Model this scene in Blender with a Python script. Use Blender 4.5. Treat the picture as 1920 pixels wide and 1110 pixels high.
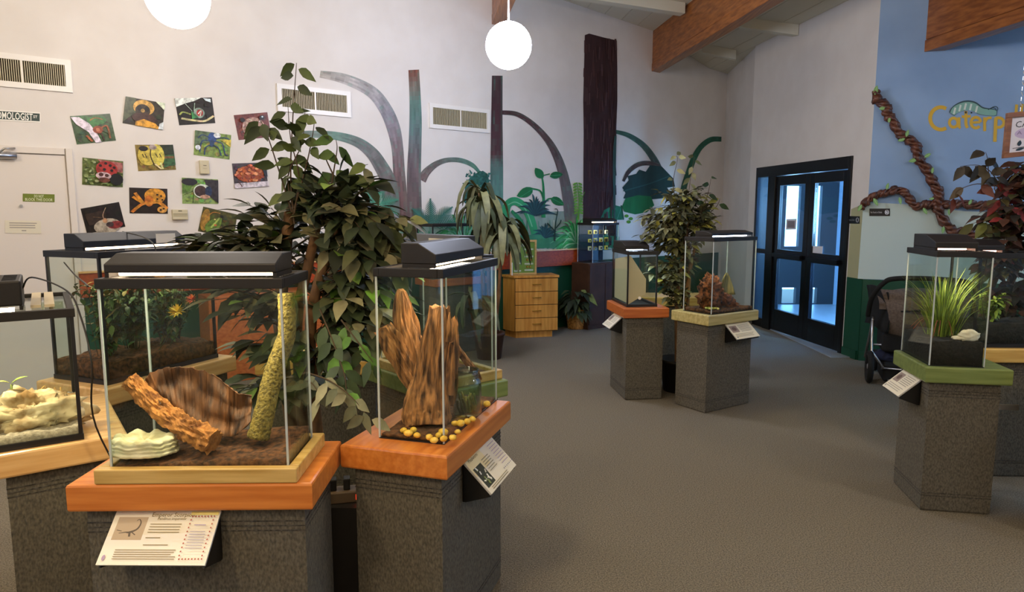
import bpy, math, random
from mathutils import Vector, Matrix, noise
S = bpy.context.scene
for o in list(bpy.data.objects): bpy.data.objects.remove(o)
COL = S.collection
R = math.radians
# ------------------------------------------------------------------ camera
cam = bpy.data.cameras.new('camera'); co = bpy.data.objects.new('camera', cam); COL.objects.link(co)
cam.sensor_fit = 'HORIZONTAL'; cam.sensor_width = 36; cam.lens = 24; cam.clip_start = .05
co.location = (0, 0, 1.6); co.rotation_euler = (R(90 - 7.1), 0, 0); S.camera = co
# ------------------------------------------------------------------ world and exposure
S.view_settings.view_transform = 'Standard'; S.view_settings.look = 'None'
S.view_settings.gamma = 1; S.view_settings.use_curve_mapping = False
S.view_settings.exposure = 0.15
S.cycles.transparent_max_bounces = 40; S.cycles.max_bounces = 10
S.cycles.sample_clamp_indirect = 4
W = bpy.data.worlds.new('world'); S.world = W; W.use_nodes = True
bg = W.node_tree.nodes['Background']; bg.inputs[0].default_value = (.27, .58, 1, 1); bg.inputs[1].default_value = 9
def lamp(name, typ, loc, power, color, size=.2, rot=(0, 0, 0), **k):
    l = bpy.data.lights.new(name, typ); l.energy = power; l.color = color
    if typ == 'AREA': l.size = size
    else: l.shadow_soft_size = size
    for a, b in k.items(): setattr(l, a, b)
    o = bpy.data.objects.new(name, l); o.location = loc; o.rotation_euler = rot; COL.objects.link(o); return o
WARM = (1, .78, .52); NEUT = (1, .93, .86); COOL = (.9, .93, 1)
lamp('ceiling_lamp', 'POINT', (-1.6, -.4, 3.3), 140, WARM, .2)
lamp('ceiling_lamp', 'POINT', (-3.4, 1.7, 3.4), 100, WARM, .2)
lamp('ceiling_lamp', 'POINT', (.4, -1.6, 3.3), 105, WARM, .2)
lamp('ceiling_lamp', 'POINT', (3.4, 2.0, 3.2), 62, NEUT, .2)
lamp('entrance_fill', 'AREA', (4.3, 7.4, 1.6), 300, (.35, .68, 1), .6, (R(90), 0, R(-38)))  # added area lamp, out of view, brightens the vestibule in place of daylight
# ------------------------------------------------------------------ pixel geometry of the photo (1920x1110)
F = 1280.; PC, PS = math.cos(R(7.1)), math.sin(R(7.1)); H = 1.6
def ray(x, y):
    a = (x - 960) / F; b = (555 - y) / F
    return Vector((a, PC + b * PS, b * PC - PS))
def P(x, y, z):
    r = ray(x, y); t = (z - H) / r.z; return Vector((r.x * t, r.y * t, z))
def PY(x, y, Y):
    r = ray(x, y); t = Y / r.y; return Vector((r.x * t, Y, H + r.z * t))
def dr(deg): return Vector((math.sin(R(deg)), math.cos(R(deg)), 0))     # compass direction, 0 = away from camera
class Wall:
    def __init__(s, A, d):
        s.A = Vector((A[0], A[1], 0)); s.d = Vector((d[0], d[1], 0)).normalized(); s.n = Vector((s.d.y, -s.d.x, 0))  # n faces room
        if s.n.dot(Vector((0, 0, 0)) - s.A) < 0: s.n = -s.n
    def px(s, x, y):                                   # (u along wall, z)
        r = ray(x, y); t = s.A.dot(s.n) / Vector((r.x, r.y, 0)).dot(s.n)
        p = Vector((r.x * t, r.y * t, H + r.z * t)); return ((p - s.A).dot(s.d), p.z)
    def at(s, u, z, off=0): 
        p = s.A + s.d * u + s.n * off; return Vector((p.x, p.y, z))
BW = Wall((-3.677, 5.892), (.7815, .6239))
DW = Wall((3.74, 7.24), (-.13, .99))
RW = Wall((3.74, 7.24), (.931, -.365))
CW = Wall((3.57, 11.69), (3.41 - 3.57, 9.86 - 11.69))
# ------------------------------------------------------------------ colour and materials
def hx(h):
    h = h.lstrip('#'); c = [int(h[i:i + 2], 16) / 255 for i in (0, 2, 4)]
    return tuple(((x + .055) / 1.055) ** 2.4 if x > .04045 else x / 12.92 for x in c) + (1,)
MATS = {}
def mat(name, col=None, rough=.6, metal=0, noise_s=None, col2=None, bump=0, stretch=(1, 1, 1), spec=None, emit=0, attr=False, thr=(.35, .65), detail=4, coat=0, coord='Object'):
    if name in MATS: return MATS[name]
    m = bpy.data.materials.new(name); m.use_nodes = True; nt = m.node_tree; N = nt.nodes; L = nt.links
    b = N['Principled BSDF']; b.inputs['Roughness'].default_value = rough; b.inputs['Metallic'].default_value = metal
    if spec is not None: b.inputs['Specular IOR Level'].default_value = spec
    if coat: b.inputs['Coat Weight'].default_value = coat; b.inputs['Coat Roughness'].default_value = .15
    src = None
    if col: b.inputs['Base Color'].default_value = hx(col)
    if noise_s:
        tc = N.new('ShaderNodeTexCoord'); mp = N.new('ShaderNodeMapping'); mp.inputs['Scale'].default_value = stretch
        L.new(tc.outputs[coord], mp.inputs[0]); nz = N.new('ShaderNodeTexNoise'); nz.inputs['Scale'].default_value = noise_s; nz.inputs['Detail'].default_value = detail
        L.new(mp.outputs[0], nz.inputs['Vector']); src = nz.outputs['Fac']
        if col2:
            cr = N.new('ShaderNodeValToRGB'); e = cr.color_ramp.elements
            e[0].position, e[1].position = thr; e[0].color = hx(col); e[1].color = hx(col2)
            L.new(src, cr.inputs[0])
            if attr:
                at = N.new('ShaderNodeAttribute'); at.attribute_name = 'Col'; mx = N.new('ShaderNodeMix'); mx.data_type = 'RGBA'; mx.blend_type = 'MULTIPLY'
                mx.inputs[0].default_value = 1; L.new(at.outputs['Color'], mx.inputs[6]); L.new(cr.outputs[0], mx.inputs[7]); L.new(mx.outputs[2], b.inputs['Base Color'])
            else: L.new(cr.outputs[0], b.inputs['Base Color'])
        if bump:
            bp = N.new('ShaderNodeBump'); bp.inputs['Strength'].default_value = bump; bp.inputs['Distance'].default_value = .01
            L.new(src, bp.inputs['Height']); L.new(bp.outputs[0], b.inputs['Normal'])
    if attr and not (noise_s and col2):
        at = N.new('ShaderNodeAttribute'); at.attribute_name = 'Col'; L.new(at.outputs['Color'], b.inputs['Base Color'])
    if emit: b.inputs['Emission Color'].default_value = hx(col); b.inputs['Emission Strength'].default_value = emit
    MATS[name] = m; return m
def glassmat(name, tint, ior=1.45, rough=.02, pw_=5, k_=.7):
    if name in MATS: return MATS[name]
    m = bpy.data.materials.new(name); m.use_nodes = True; nt = m.node_tree; N = nt.nodes; L = nt.links; N.remove(N['Principled BSDF'])
    t = N.new('ShaderNodeBsdfTransparent'); t.inputs[0].default_value = hx(tint); g = N.new('ShaderNodeBsdfGlossy'); g.inputs['Roughness'].default_value = rough
    lw = N.new('ShaderNodeLayerWeight'); pw = N.new('ShaderNodeMath'); pw.operation = 'POWER'; pw.inputs[1].default_value = pw_; L.new(lw.outputs['Facing'], pw.inputs[0])
    f = N.new('ShaderNodeMath'); f.operation = 'MULTIPLY_ADD'; r0 = ((ior - 1) / (ior + 1)) ** 2; f.inputs[1].default_value = k_; f.inputs[2].default_value = r0; L.new(pw.outputs[0], f.inputs[0]); lw.inputs[0].default_value = .5
    mx = N.new('ShaderNodeMixShader'); L.new(f.outputs[0], mx.inputs[0]); L.new(t.outputs[0], mx.inputs[1]); L.new(g.outputs[0], mx.inputs[2])
    L.new(mx.outputs[0], N['Material Output'].inputs[0]); MATS[name] = m; return m
def woodmat(name, c1, c2, rough=.35, stretch=(1, 14, 14), bump=.05, sc=3.0):
    return mat(name, c1, rough, noise_s=sc, col2=c2, bump=bump, stretch=stretch, detail=8, coat=.25)
M_GLASS = glassmat('tank_glass', '#f8fbf9', 1.3)
M_PANE = glassmat('door_glass', '#dfeaf2', 1.45)
M_JAR = glassmat('jar_glass', '#e9f0ea', 1.55, .03, 2.2, .75)
M_SEAL = mat('silicone_seal', '#b9c2c4', .25)
M_SEALK = mat('black_seal', '#16161a', .4)
M_BLACK = mat('black_plastic', '#15110f', .55, noise_s=30, bump=.02)
M_BLUEBLK = mat('blue_black_plastic', '#131620', .6, noise_s=30, bump=.02)
M_HOOD = mat('brown_black_hood', '#17110d', .5, noise_s=6, stretch=(.3, 8, 8), bump=.03)
M_TUBE = mat('warm_tube', '#ffdcb4', .5, emit=10)
M_TUBEC = mat('cool_tube', '#d9e9ff', .5, emit=9)
M_TUBEP = mat('pink_tube', '#ffb9a0', .5, emit=8)
M_ATTR = mat('painted_surface', rough=.6, attr=True)
M_MURAL = mat('mural_paint', '#cfcfcf', .75, noise_s=9, col2='#ffffff', attr=True, thr=(.25, .75), stretch=(1, 1, .35), coord='Object')
M_PRINT = mat('glossy_print', rough=.3, attr=True)
M_PHOTO = mat('photo_print', '#a8a8a8', .3, noise_s=34, col2='#ffffff', attr=True, thr=(.32, .6), detail=8)
M_LEAF = mat('leaf_surface', '#cccccc', .62, noise_s=14, col2='#ffffff', attr=True)
M_BARK = mat('bark', '#4e3826', .9, noise_s=18, col2='#8a6642', bump=.6, stretch=(1, 1, .25))
M_TWIG = mat('twig_bark', '#4a3a28', .8)
M_CARPET = mat('base_carpet', '#43403a', .95, noise_s=150, col2='#6c6659', bump=.35, thr=(.3, .72), stretch=(1, 1, .5), detail=3)
M_ORANGE = woodmat('orange_lacquer', '#bd6a28', '#d3823a')
M_RED = woodmat('terracotta_lacquer', '#a85526', '#c46e36')
M_NAT = woodmat('natural_pine', '#cf9f63', '#e2b97e')
M_YEL = woodmat('yellow_pine', '#c39548', '#dab465')
M_OLIVE = woodmat('olive_stain', '#68783f', '#7e8d50')
M_PALE = woodmat('pale_olive_wood', '#a7985b', '#c4b67c')
M_STRIP = woodmat('tank_plinth_wood', '#b08c48', '#cfae6c')
M_BEAM = woodmat('beam_wood', '#7b4316', '#a8652b', .45, (14, .7, 10), .05, 3)
M_CAB = woodmat('cabinet_oak', '#b87a2c', '#d79a46', .4, (6, 6, .6), .04, 5)
M_WHITE = mat('white_paper', '#efece6', .5)
M_METAL = mat('brushed_steel', '#b9b9bb', .3, 1)
M_SOIL = mat('dark_soil', '#2a1a10', .95, noise_s=55, col2='#6b4325', bump=1, detail=8)
M_BLKSOIL = mat('black_soil', '#0f0e0d', .95, noise_s=70, col2='#26221f', bump=.8)
M_SAND = mat('grey_sand', '#8d8373', .95, noise_s=90, col2='#b9ae9a', bump=.5)
# ------------------------------------------------------------------ mesh builder
class M:
    def __init__(s): s.v = []; s.f = []; s.c = []; s.m = []; s.col = (1, 1, 1, 1); s.mi = 0
    def add(s, vs, fs, col=None, mi=None):
        n = len(s.v); s.v += [tuple(v) for v in vs]; c = col or s.col
        for f in fs: s.f.append(tuple(n + i for i in f)); s.c.append(c); s.m.append(s.mi if mi is None else mi)
        return s
    def box(s, x0, x1, y0, y1, z0, z1, col=None, T=None, mi=None):
        vs = [Vector((x, y, z)) for z in (z0, z1) for y in (y0, y1) for x in (x0, x1)]
        if T: vs = [T @ v for v in vs]
        return s.add(vs, [(0, 2, 3, 1), (4, 5, 7, 6), (0, 1, 5, 4), (2, 6, 7, 3), (0, 4, 6, 2), (1, 3, 7, 5)], col, mi)
    def prism(s, pts, z0, z1, col=None, b=0, mi=None):         # pts CCW in xy, optional bevel
        n = len(pts); c = Vector((sum(p[0] for p in pts) / n, sum(p[1] for p in pts) / n))
        def inset(k):
            out = []
            for i in range(n):
                p = Vector(pts[i][:2]); a = (Vector(pts[i - 1][:2]) - p).normalized(); d = (Vector(pts[(i + 1) % n][:2]) - p).normalized()
                q = (a + d); out.append(p + q * k / max(.35, abs(a.x * d.y - a.y * d.x)))
            return out
        rings = [(b, z0), (b * .3, z0 + b * .3), (0, z0 + b), (0, z1 - b), (b * .3, z1 - b * .3), (b, z1)] if b else [(0, z0), (0, z1)]
        vs = []
        for k, z in rings: vs += [(q[0], q[1], z) for q in (inset(k) if k else pts)]
        fs = [tuple(range(n))[::-1], tuple(range(len(vs) - n, len(vs)))]
        for r in range(len(rings) - 1):
            for i in range(n): j = (i + 1) % n; fs.append((r * n + i, r * n + j, r * n + n + j, r * n + n + i))
        return s.add(vs, fs, col, mi)
    def tube(s, pts, rad, n=8, col=None, cap=True, wob=0, mi=None):
        pts = [Vector(p) for p in pts]; k = len(pts); rad = rad if hasattr(rad, '__len__') else [rad] * k
        up = Vector((.13, .31, .94)); vs = []; pu = None
        for i, p in enumerate(pts):
            t = (pts[min(i + 1, k - 1)] - pts[max(i - 1, 0)]).normalized()
            if pu is None: pu = t.cross(up if abs(t.dot(up)) < .95 else Vector((1, 0, 0))).normalized()
            else: pu = (pu - t * pu.dot(t)).normalized()
            w = t.cross(pu)
            for j in range(n):
                a = 2 * math.pi * j / n; r = rad[i]
                if wob: r *= 1 + wob * noise.noise(Vector((j * 1.7, i * .6, k * .37)))
                vs.append(p + pu * math.cos(a) * r + w * math.sin(a) * r)
        fs = [(i * n + j, i * n + (j + 1) % n, (i + 1) * n + (j + 1) % n, (i + 1) * n + j) for i in range(k - 1) for j in range(n)]
        if cap: fs += [tuple(range(n))[::-1], tuple(range((k - 1) * n, k * n))]
        return s.add(vs, fs, col, mi)
    def lathe(s, c, prof, n=24, col=None, mi=None, cap=False):
        c = Vector(c); vs = [c + Vector((r * math.cos(2 * math.pi * j / n), r * math.sin(2 * math.pi * j / n), z)) for r, z in prof for j in range(n)]
        k = len(prof); fs = [(i * n + j, i * n + (j + 1) % n, (i + 1) * n + (j + 1) % n, (i + 1) * n + j) for i in range(k - 1) for j in range(n)]
        if cap: fs += [tuple(range(n))[::-1], tuple(range((k - 1) * n, k * n))]
        return s.add(vs, fs, col, mi)
    def blob(s, c, r, n=20, m=12, amp=.15, fr=3, seed=0, col=None, T=None, rough=0):
        c = Vector(c); vs = []
        for i in range(m + 1):
            for j in range(n):
                th = math.pi * i / m; ph = 2 * math.pi * j / n
                d = Vector((math.sin(th) * math.cos(ph), math.sin(th) * math.sin(ph), math.cos(th)))
                k = 1 + amp * noise.noise(d * fr + Vector((seed, seed * 2, 0))) + rough * noise.noise(d * 11 + Vector((seed, 0, 5)))
                v = Vector((d.x * r[0], d.y * r[1], d.z * r[2])) * k
                if T: v = T @ v
                vs.append(c + v)
        return s.add(vs, [(i * n + j, (i + 1) * n + j, (i + 1) * n + (j + 1) % n, i * n + (j + 1) % n) for i in range(m) for j in range(n)], col)
    def build(s, name, mats=None, parent=None, smooth=False, loc=None, label=None):
        me = bpy.data.meshes.new(name); me.from_pydata(s.v, [], s.f); mats = mats if isinstance(mats, (list, tuple)) else [mats]
        for m in mats: me.materials.append(m)
        at = me.color_attributes.new('Col', 'FLOAT_COLOR', 'CORNER'); arr = []
        for f, c in zip(s.f, s.c): arr += list(c[:3] + (1,)) * len(f)
        at.data.foreach_set('color', arr); me.polygons.foreach_set('material_index', s.m)
        if smooth: me.polygons.foreach_set('use_smooth', [True] * len(s.f))
        me.update(); o = bpy.data.objects.new(name, me); COL.objects.link(o)
        if parent is not None:
            o.parent = parent
        if loc is not None: o.location = loc
        if label: o['label'] = label
        return o
def tag(o, label=None, cat=None, group=None, kind=None):
    if label: o['label'] = label
    if cat: o['category'] = cat
    if group: o['group'] = group
    if kind: o['kind'] = kind
    return o
def thing(name, label, cat, loc=(0, 0, 0), rz=0, group=None):
    e = bpy.data.objects.new(name, None); e.empty_display_size = .1; COL.objects.link(e); e.location = loc; e.rotation_euler = (0, 0, rz)
    return tag(e, label, cat, group)
def smooth_by_bevel(o, w=.004, seg=2):
    b = o.modifiers.new('bevel', 'BEVEL'); b.width = w; b.segments = seg; b.limit_method = 'ANGLE'; return o
def struct(name, m, mt): return tag(m.build(name, mt), kind='structure')
def spline(pts, n=6):
    pts = [Vector(p) for p in pts]; out = []
    for i in range(len(pts) - 1):
        p0, p1, p2, p3 = pts[max(i - 1, 0)], pts[i], pts[i + 1], pts[min(i + 2, len(pts) - 1)]
        for k in range(n):
            t = k / n; out.append(.5 * ((2 * p1) + (p2 - p0) * t + (2 * p0 - 5 * p1 + 4 * p2 - p3) * t * t + (3 * p1 - p0 - 3 * p2 + p3) * t ** 3))
    out.append(pts[-1]); return out
# flat art on a plane: fn(a,b,off) -> world point
class Art:
    def __init__(s, fn): s.fn = fn; s.M = M(); s.k = 0; s.step = .0004
    def poly(s, pts, col, thick=False):
        s.k += 1; off = s.step * s.k; n = len(pts); c = hx(col) if isinstance(col, str) else col
        s.M.add([s.fn(p[0], p[1], off) for p in pts], [tuple(range(n))], c); return s
    def ell(s, x, y, rx, ry, col, n=18, rot=0):
        cr, sr = math.cos(rot), math.sin(rot)
        return s.poly([(x + rx * math.cos(t) * cr - ry * math.sin(t) * sr, y + rx * math.cos(t) * sr + ry * math.sin(t) * cr) for t in [2 * math.pi * i / n for i in range(n)]], col)
    def stroke(s, pts, w, col, sm=5):
        s.k += 1; off = s.step * s.k; c = hx(col) if isinstance(col, str) else col
        W_ = list(w) if hasattr(w, '__len__') else [w] * len(pts)
        q = spline([(p[0], p[1], W_[i]) for i, p in enumerate(pts)], sm) if len(pts) > 2 and sm > 1 else [Vector((p[0], p[1], W_[i])) for i, p in enumerate(pts)]
        vs = []; n = len(q)
        for i, p in enumerate(q):
            t = Vector((q[min(i + 1, n - 1)].x - q[max(i - 1, 0)].x, q[min(i + 1, n - 1)].y - q[max(i - 1, 0)].y)); t = t.normalized() if t.length else Vector((1, 0))
            nx, ny = -t.y * p.z / 2, t.x * p.z / 2
            vs += [s.fn(p.x + nx, p.y + ny, off), s.fn(p.x - nx, p.y - ny, off)]
        s.M.add(vs, [(2 * i, 2 * i + 1, 2 * i + 3, 2 * i + 2) for i in range(n - 1)], c); return s
    def dot(s, x, y, r, col): return s.ell(x, y, r, r, col, 12)
    def leafshape(s, x, y, L, wd, ang, col, curl=0):
        pts = []
        for t in (0, .12, .3, .5, .7, .88, 1): pts.append((t, wd * math.sin(math.pi * min(1, t * .95 + .03)) ** .8 * (1 - .35 * t)))
        ca, sa = math.cos(ang), math.sin(ang); up = [(x + (t * L) * ca - h * sa, y + (t * L) * sa + h * ca) for t, h in pts]; dn = [(x + (t * L) * ca + h * sa, y + (t * L) * sa - h * ca) for t, h in pts[::-1]]
        return s.poly(up + dn[1:-1], col)
    def text(s, body, x, y, h, col, align='LEFT', ux=(1, 0), uy=(0, -1), bold=0, wmax=None):
        cu = bpy.data.curves.new('t', 'FONT'); cu.body = body; cu.size = 1; cu.align_x = align; cu.resolution_u = 2; cu.offset = bold; cu.fill_mode = 'FRONT'
        o = bpy.data.objects.new('t', cu); COL.objects.link(o); bpy.context.view_layer.update()
        me = bpy.data.meshes.new_from_object(o.evaluated_get(bpy.context.evaluated_depsgraph_get()))
        sx = h
        if wmax and len(me.vertices):
            w = max(v.co.x for v in me.vertices) - min(v.co.x for v in me.vertices); sx = wmax / w
        s.k += 1; off = s.step * s.k
        s.M.add([s.fn(x + v.co.x * sx * ux[0] + v.co.y * h * uy[0], y + v.co.x * sx * ux[1] + v.co.y * h * uy[1], off) for v in me.vertices], [tuple(p.vertices) for p in me.polygons], hx(col))
        bpy.data.objects.remove(o); bpy.data.meshes.remove(me); bpy.data.curves.remove(cu); return s
def wallart(w, base=.002): return Art(lambda x, y, o: w.at(*w.px(x, y), base + o))

# ================================================================== the room
NB = Vector((.99, .13, 0))                              # across the beams
CN = [(-9, 4.75), (.8, 4.34), (2.25, 4.24), (3.3, 3.92), (3.47, 3.88), (6, 3.7)]
def ceil_z(x, y):
    t = .99 * x + .13 * (y - 9)
    for (a, za), (b, zb) in zip(CN, CN[1:]):
        if t <= b: return za + (zb - za) * (t - a) / (b - a)
    return CN[-1][1]
def wallbox(m, w, u0, u1, z0, z1, th=.15, col=None, mi=0, inn=0):
    pts = [w.at(u0, 0, inn), w.at(u1, 0, inn), w.at(u1, 0, -th), w.at(u0, 0, -th)]
    a = sum(pts[i].x * pts[(i + 1) % 4].y - pts[(i + 1) % 4].x * pts[i].y for i in range(4))
    if a < 0: pts = pts[::-1]
    m.prism(pts, z0, z1, col, mi=mi); return m
M_WALL = mat('cream_wall_paint', '#d6d0ca', .8, noise_s=3, col2='#dcd7d2', bump=.02)
M_BLUE = mat('pale_blue_wall_paint', '#88a6cf', .8, noise_s=1.3, col2='#9ab7de')
M_CEIL = mat('cream_ceiling_paint', '#cfc9b6', .8)
M_FLOOR = mat('grey_carpet', '#50493d', .97, noise_s=150, col2='#8f8572', bump=.5, thr=(.32, .68), detail=3)
M_GREEN = mat('dark_green_paint', '#0d4630', .5)
M_MINT = mat('pale_mint_paint', '#c3d3cf', .7)
M_BEIGE = mat('pale_yellow_green_paint', '#a9a984', .7)
fl = M(); fl.box(-9, 8.5, -5, 14, -.1, 0); struct('floor', fl, M_FLOOR)
# ceiling: planked, follows the beams
cm = M(); y0 = -5
for (a, za), (b, zb) in zip(CN, CN[1:]):
    n = max(1, int((b - a) / .25))
    for i in range(n):
        t0, t1 = a + (b - a) * i / n, a + (b - a) * (i + 1) / n
        z0_, z1_ = za + (zb - za) * i / n, za + (zb - za) * (i + 1) / n
        def pt(t, y): return ((t - .13 * (y - 9)) / .99, y)
        q = [pt(t0, -5), pt(t1 - .008, -5), pt(t1 - .008, 14), pt(t0, 14)]
        zz = [z0_, z1_, z1_, z0_]
        cm.add([(p[0], p[1], z) for p, z in zip(q, zz)] + [(p[0], p[1], z + .1) for p, z in zip(q, zz)], [(0, 3, 2, 1), (4, 5, 6, 7), (0, 1, 5, 4), (2, 3, 7, 6), (1, 2, 6, 5), (0, 4, 7, 3)])
        g = [pt(t1 - .008, -5), pt(t1, -5), pt(t1, 14), pt(t1 - .008, 14)]
        cm.add([(p[0], p[1], z1_ + .012) for p in g], [(0, 3, 2, 1)])
struct('ceiling', cm, M_CEIL)
wb = M(); wallbox(wb, BW, -6.5, 9.3, 0, 4.9); struct('wall_back', wb, M_WALL)
wc = M(); wallbox(wc, CW, 0, 1.84, 0, 4.6); struct('wall_corner', wc, M_WALL)
U0, U1 = DW.px(1594, 400)[0], DW.px(1417, 400)[0]; DT = 2.195
wr = M(); wallbox(wr, DW, 0, U0, 0, 4.6); wallbox(wr, DW, U1, 2.66, 0, 4.6); wallbox(wr, DW, U0, U1, DT, 4.6)
struct('wall_right', wr, M_WALL)
wq = M(); wallbox(wq, RW, 0, 5.4, 0, 4.6); struct('wall_caterpillar', wq, M_BLUE)
wl = M(); wl.box(-8.9, -8.75, -5, 3, 0, 4.9); struct('wall_left', wl, M_WALL)
wn = M(); wn.box(-8.9, 8.5, -4.6, -4.45, 0, 4.9); struct('wall_near', wn, M_WALL)
wo = M(); wo.box(8.3, 8.45, -5, 6, 0, 4.9); struct('wall_far_right', wo, M_WALL)
# painted bands: green dado, mint and beige paint on the right hand walls
t_ = M(); wallbox(t_, RW, 0, 5.3, 0, .878, th=0, inn=.006); wallbox(t_, DW, .0, U0 - .02, 0, .878, th=0, inn=.006); struct('trim_1', t_, M_GREEN)
t_ = M(); t_.add([RW.at(*RW.px(x, y), .004) for x, y in ((1608, 522.5), (1619, 379), (1700, 383), (1807, 396), (1990, 402), (1990, 536))], [(0, 5, 4, 3, 2, 1)]); struct('trim_2', t_, M_MINT)
t_ = M(); t_.add([DW.at(*p, .004) for p in ((0, .878), (U0 - .02, .878), (U0 - .02, 1.62), (0, 1.69))], [(0, 1, 2, 3)]); struct('trim_3', t_, M_BEIGE)
bb = M(); wallbox(bb, RW, 0, 5.3, 0, .1, th=0, inn=.02); wallbox(bb, DW, .02, U0 - .02, 0, .1, th=0, inn=.02); struct('baseboard_right', bb, M_GREEN)
ug = BW.px(150, 560)[0]
t_ = M(); wallbox(t_, BW, ug, 9.2, 0, .9, th=0, inn=.008); struct('trim_4', t_, M_GREEN)
# orange ledge board along the mural
u_e = BW.px(1113, 475)[0]
M_LEDGE = woodmat('red_orange_board', '#8c3206', '#ac470e', .5); MATS['red_orange_board'].node_tree.nodes['Principled BSDF'].inputs['Coat Weight'].default_value = 0
lg = thing('wall_ledge', 'long orange stained board running along the back wall under the jungle mural', 'ledge')
m = M(); wallbox(m, BW, ug, u_e, .86, 1.07, th=-.005, inn=.06); smooth_by_bevel(m.build('front_board', M_LEDGE, lg))
m = M(); wallbox(m, BW, ug, u_e, 1.07, 1.085, th=-.005, inn=.075); m.build('top_lip', M_NAT, lg)
# far cabinets: orange low cupboard by the back wall behind the big ficus
# beams
def beam(name, px, py, w, wall, zb, zt, L, label):
    u, z = wall.px(px, py); p = wall.at(u, 0); d = Vector((-.13, .99, 0)).normalized(); n = Vector((d.y, -d.x, 0))
    m = M(); a = p + d * .3; b = p - d * L; pts = [a, b, b + n * w, a + n * w]
    for zz0, zz1, o in ((zb, zb + .115, 0), (zb + .118, zt, .006)):
        m.prism([a + n * o, b + n * o, b + n * (w - o), a + n * (w - o)][::1], zz0, zz1)
    return tag(smooth_by_bevel(m.build(name, M_BEAM), .006), label, 'beam')
beam('ceiling_beam', 1222, 132, .16, BW, 3.66, 4.5, 10.5, 'brown timber beam starting high on the back wall right of the thick painted trunk')
beam('ceiling_beam', 922, 45, .16, BW, 3.85, 4.6, 11, 'brown timber beam meeting the back wall just above the hanging globe lamp')
beam('ceiling_beam', 1733, 97, .16, RW, 3.18, 4.3, 9, 'brown timber beam over the blue caterpillar wall')
def purlin(pa, pb, h, w, label):
    def hit(px, py):
        r = ray(px, py); t = 8.
        for _ in range(40): t = (ceil_z(r.x * t, r.y * t) - .13 - H) / r.z
        return Vector((r.x * t, r.y * t, H + r.z * t))
    a, b = hit(*pa), hit(*pb); d = (b - a).normalized(); n = Vector((d.y, -d.x, 0)).normalized() * w
    m = M(); vs = [a, a - n, b - n, b]; hh = Vector((0, 0, h))
    m.add([v + Vector((0, 0, 0)) for v in vs] + [v + hh for v in vs], [(0, 1, 2, 3), (4, 7, 6, 5), (0, 4, 5, 1), (1, 5, 6, 2), (2, 6, 7, 3), (3, 7, 4, 0)])
    return tag(smooth_by_bevel(m.build('roof_purlin', M_CEIL), .006), label, 'purlin')
purlin((1040, -12), (1285, 25), .16, .14, 'cream roof purlin left of the brown beam beside the ceiling air diffuser')
purlin((1384, 50), (1497, 66), .13, .14, 'cream roof purlin right of the brown beam, the nearer of the two there')
purlin((1316, 98), (1380, 111), .13, .14, 'cream roof purlin right of the brown beam, nearest the room corner')
# air diffuser on the ceiling
def on_ceil(px, py, dz=0):
    r = ray(px, py); t = 8.
    for _ in range(60): t = (ceil_z(r.x * t, r.y * t) - dz - H) / r.z
    return Vector((r.x * t, r.y * t, H + r.z * t))
c = [on_ceil(972, -2), on_ceil(1057, 2), on_ceil(1043, 25), on_ceil(966, 21)]
df = thing('ceiling_diffuser', 'square white stepped air diffuser on the ceiling beside the globe lamp', 'air diffuser', sum(c, Vector()) / 4)
cc = sum(c, Vector()) / 4; ex = (c[1] - c[0]).normalized() * .3; ey = Vector((-ex.y, ex.x, 0))
def sq(m, k0, k1, z0, z1):
    for s1, s2 in ((1, 0), (-1, 0), (0, 1), (0, -1)):
        d = ex * s1 + ey * s2; e = ex * s2 + ey * s1
        vs = [d * k0 - e * k0, d * k0 + e * k0, d * k1 + e * k1, d * k1 - e * k1]
        m.add([v + Vector((0, 0, z0 if i < 2 else z1)) for i, v in enumerate(vs)] + [v + Vector((0, 0, (z0 if i < 2 else z1) + .008)) for i, v in enumerate(vs)], [(0, 1, 2, 3), (7, 6, 5, 4), (0, 4, 5, 1), (1, 5, 6, 2), (2, 6, 7, 3), (3, 7, 4, 0)])
m = M(); sq(m, .82, 1, -.02, -.01); m.build('frame', M_WHITE, df)
m = M()
for k in (.68, .5, .32, .14): sq(m, k, k + .1, -.035, 0)
m.build('louvre', M_WHITE, df)
# ------------------------------------------------------------------ double door and vestibule
M_DFR = mat('black_aluminium', '#0b0b0d', .35, .2)
dv = tag(bpy.data.objects.new('door_1', None), kind='structure'); COL.objects.link(dv)
def dbox(m, u0, u1, z0, z1, i0=-.08, i1=.02): wallbox(m, DW, u0, u1, z0, z1, th=-i0, inn=i1)
du = lambda x: DW.px(x, 400)[0]
m = M(); dbox(m, U0, du(1588), 0, DT, -.15); dbox(m, U1 - .05, U1, 0, DT, -.15); dbox(m, du(1588), U1 - .05, 2.06, DT, -.15); dbox(m, du(1453), du(1440), 0, 2.06, -.1); smooth_by_bevel(m.build('door_frame', M_DFR, dv))
def leaf(ua, ub, k):
    st = .1
    e = M(); dbox(e, ua, ua + st, .02, 2.05, -.05, 0); dbox(e, ub - st, ub, .02, 2.05, -.05, 0)
    for z0, z1 in ((.02, .3), (.98, 1.1), (1.93, 2.05)): dbox(e, ua + st, ub - st, z0, z1, -.05, 0)
    o = smooth_by_bevel(e.build('door_leaf', M_DFR, dv))
    g = M(); dbox(g, ua + st, ub - st, .3, .98, -.03, -.022); dbox(g, ua + st, ub - st, 1.1, 1.93, -.03, -.022); g.build('door_pane', M_PANE, o)
    b = M(); dbox(b, ua + .06, ub - .06, 1.0, 1.05, .02, .05); b.build('push_bar', mat('dark_bar', '#202226', .3, .6), o)
    return o
ul, um, ur = du(1453), du(1516), du(1588)
leaf(ur, um - .003, 0); leaf(um + .003, ul, 1)
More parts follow.
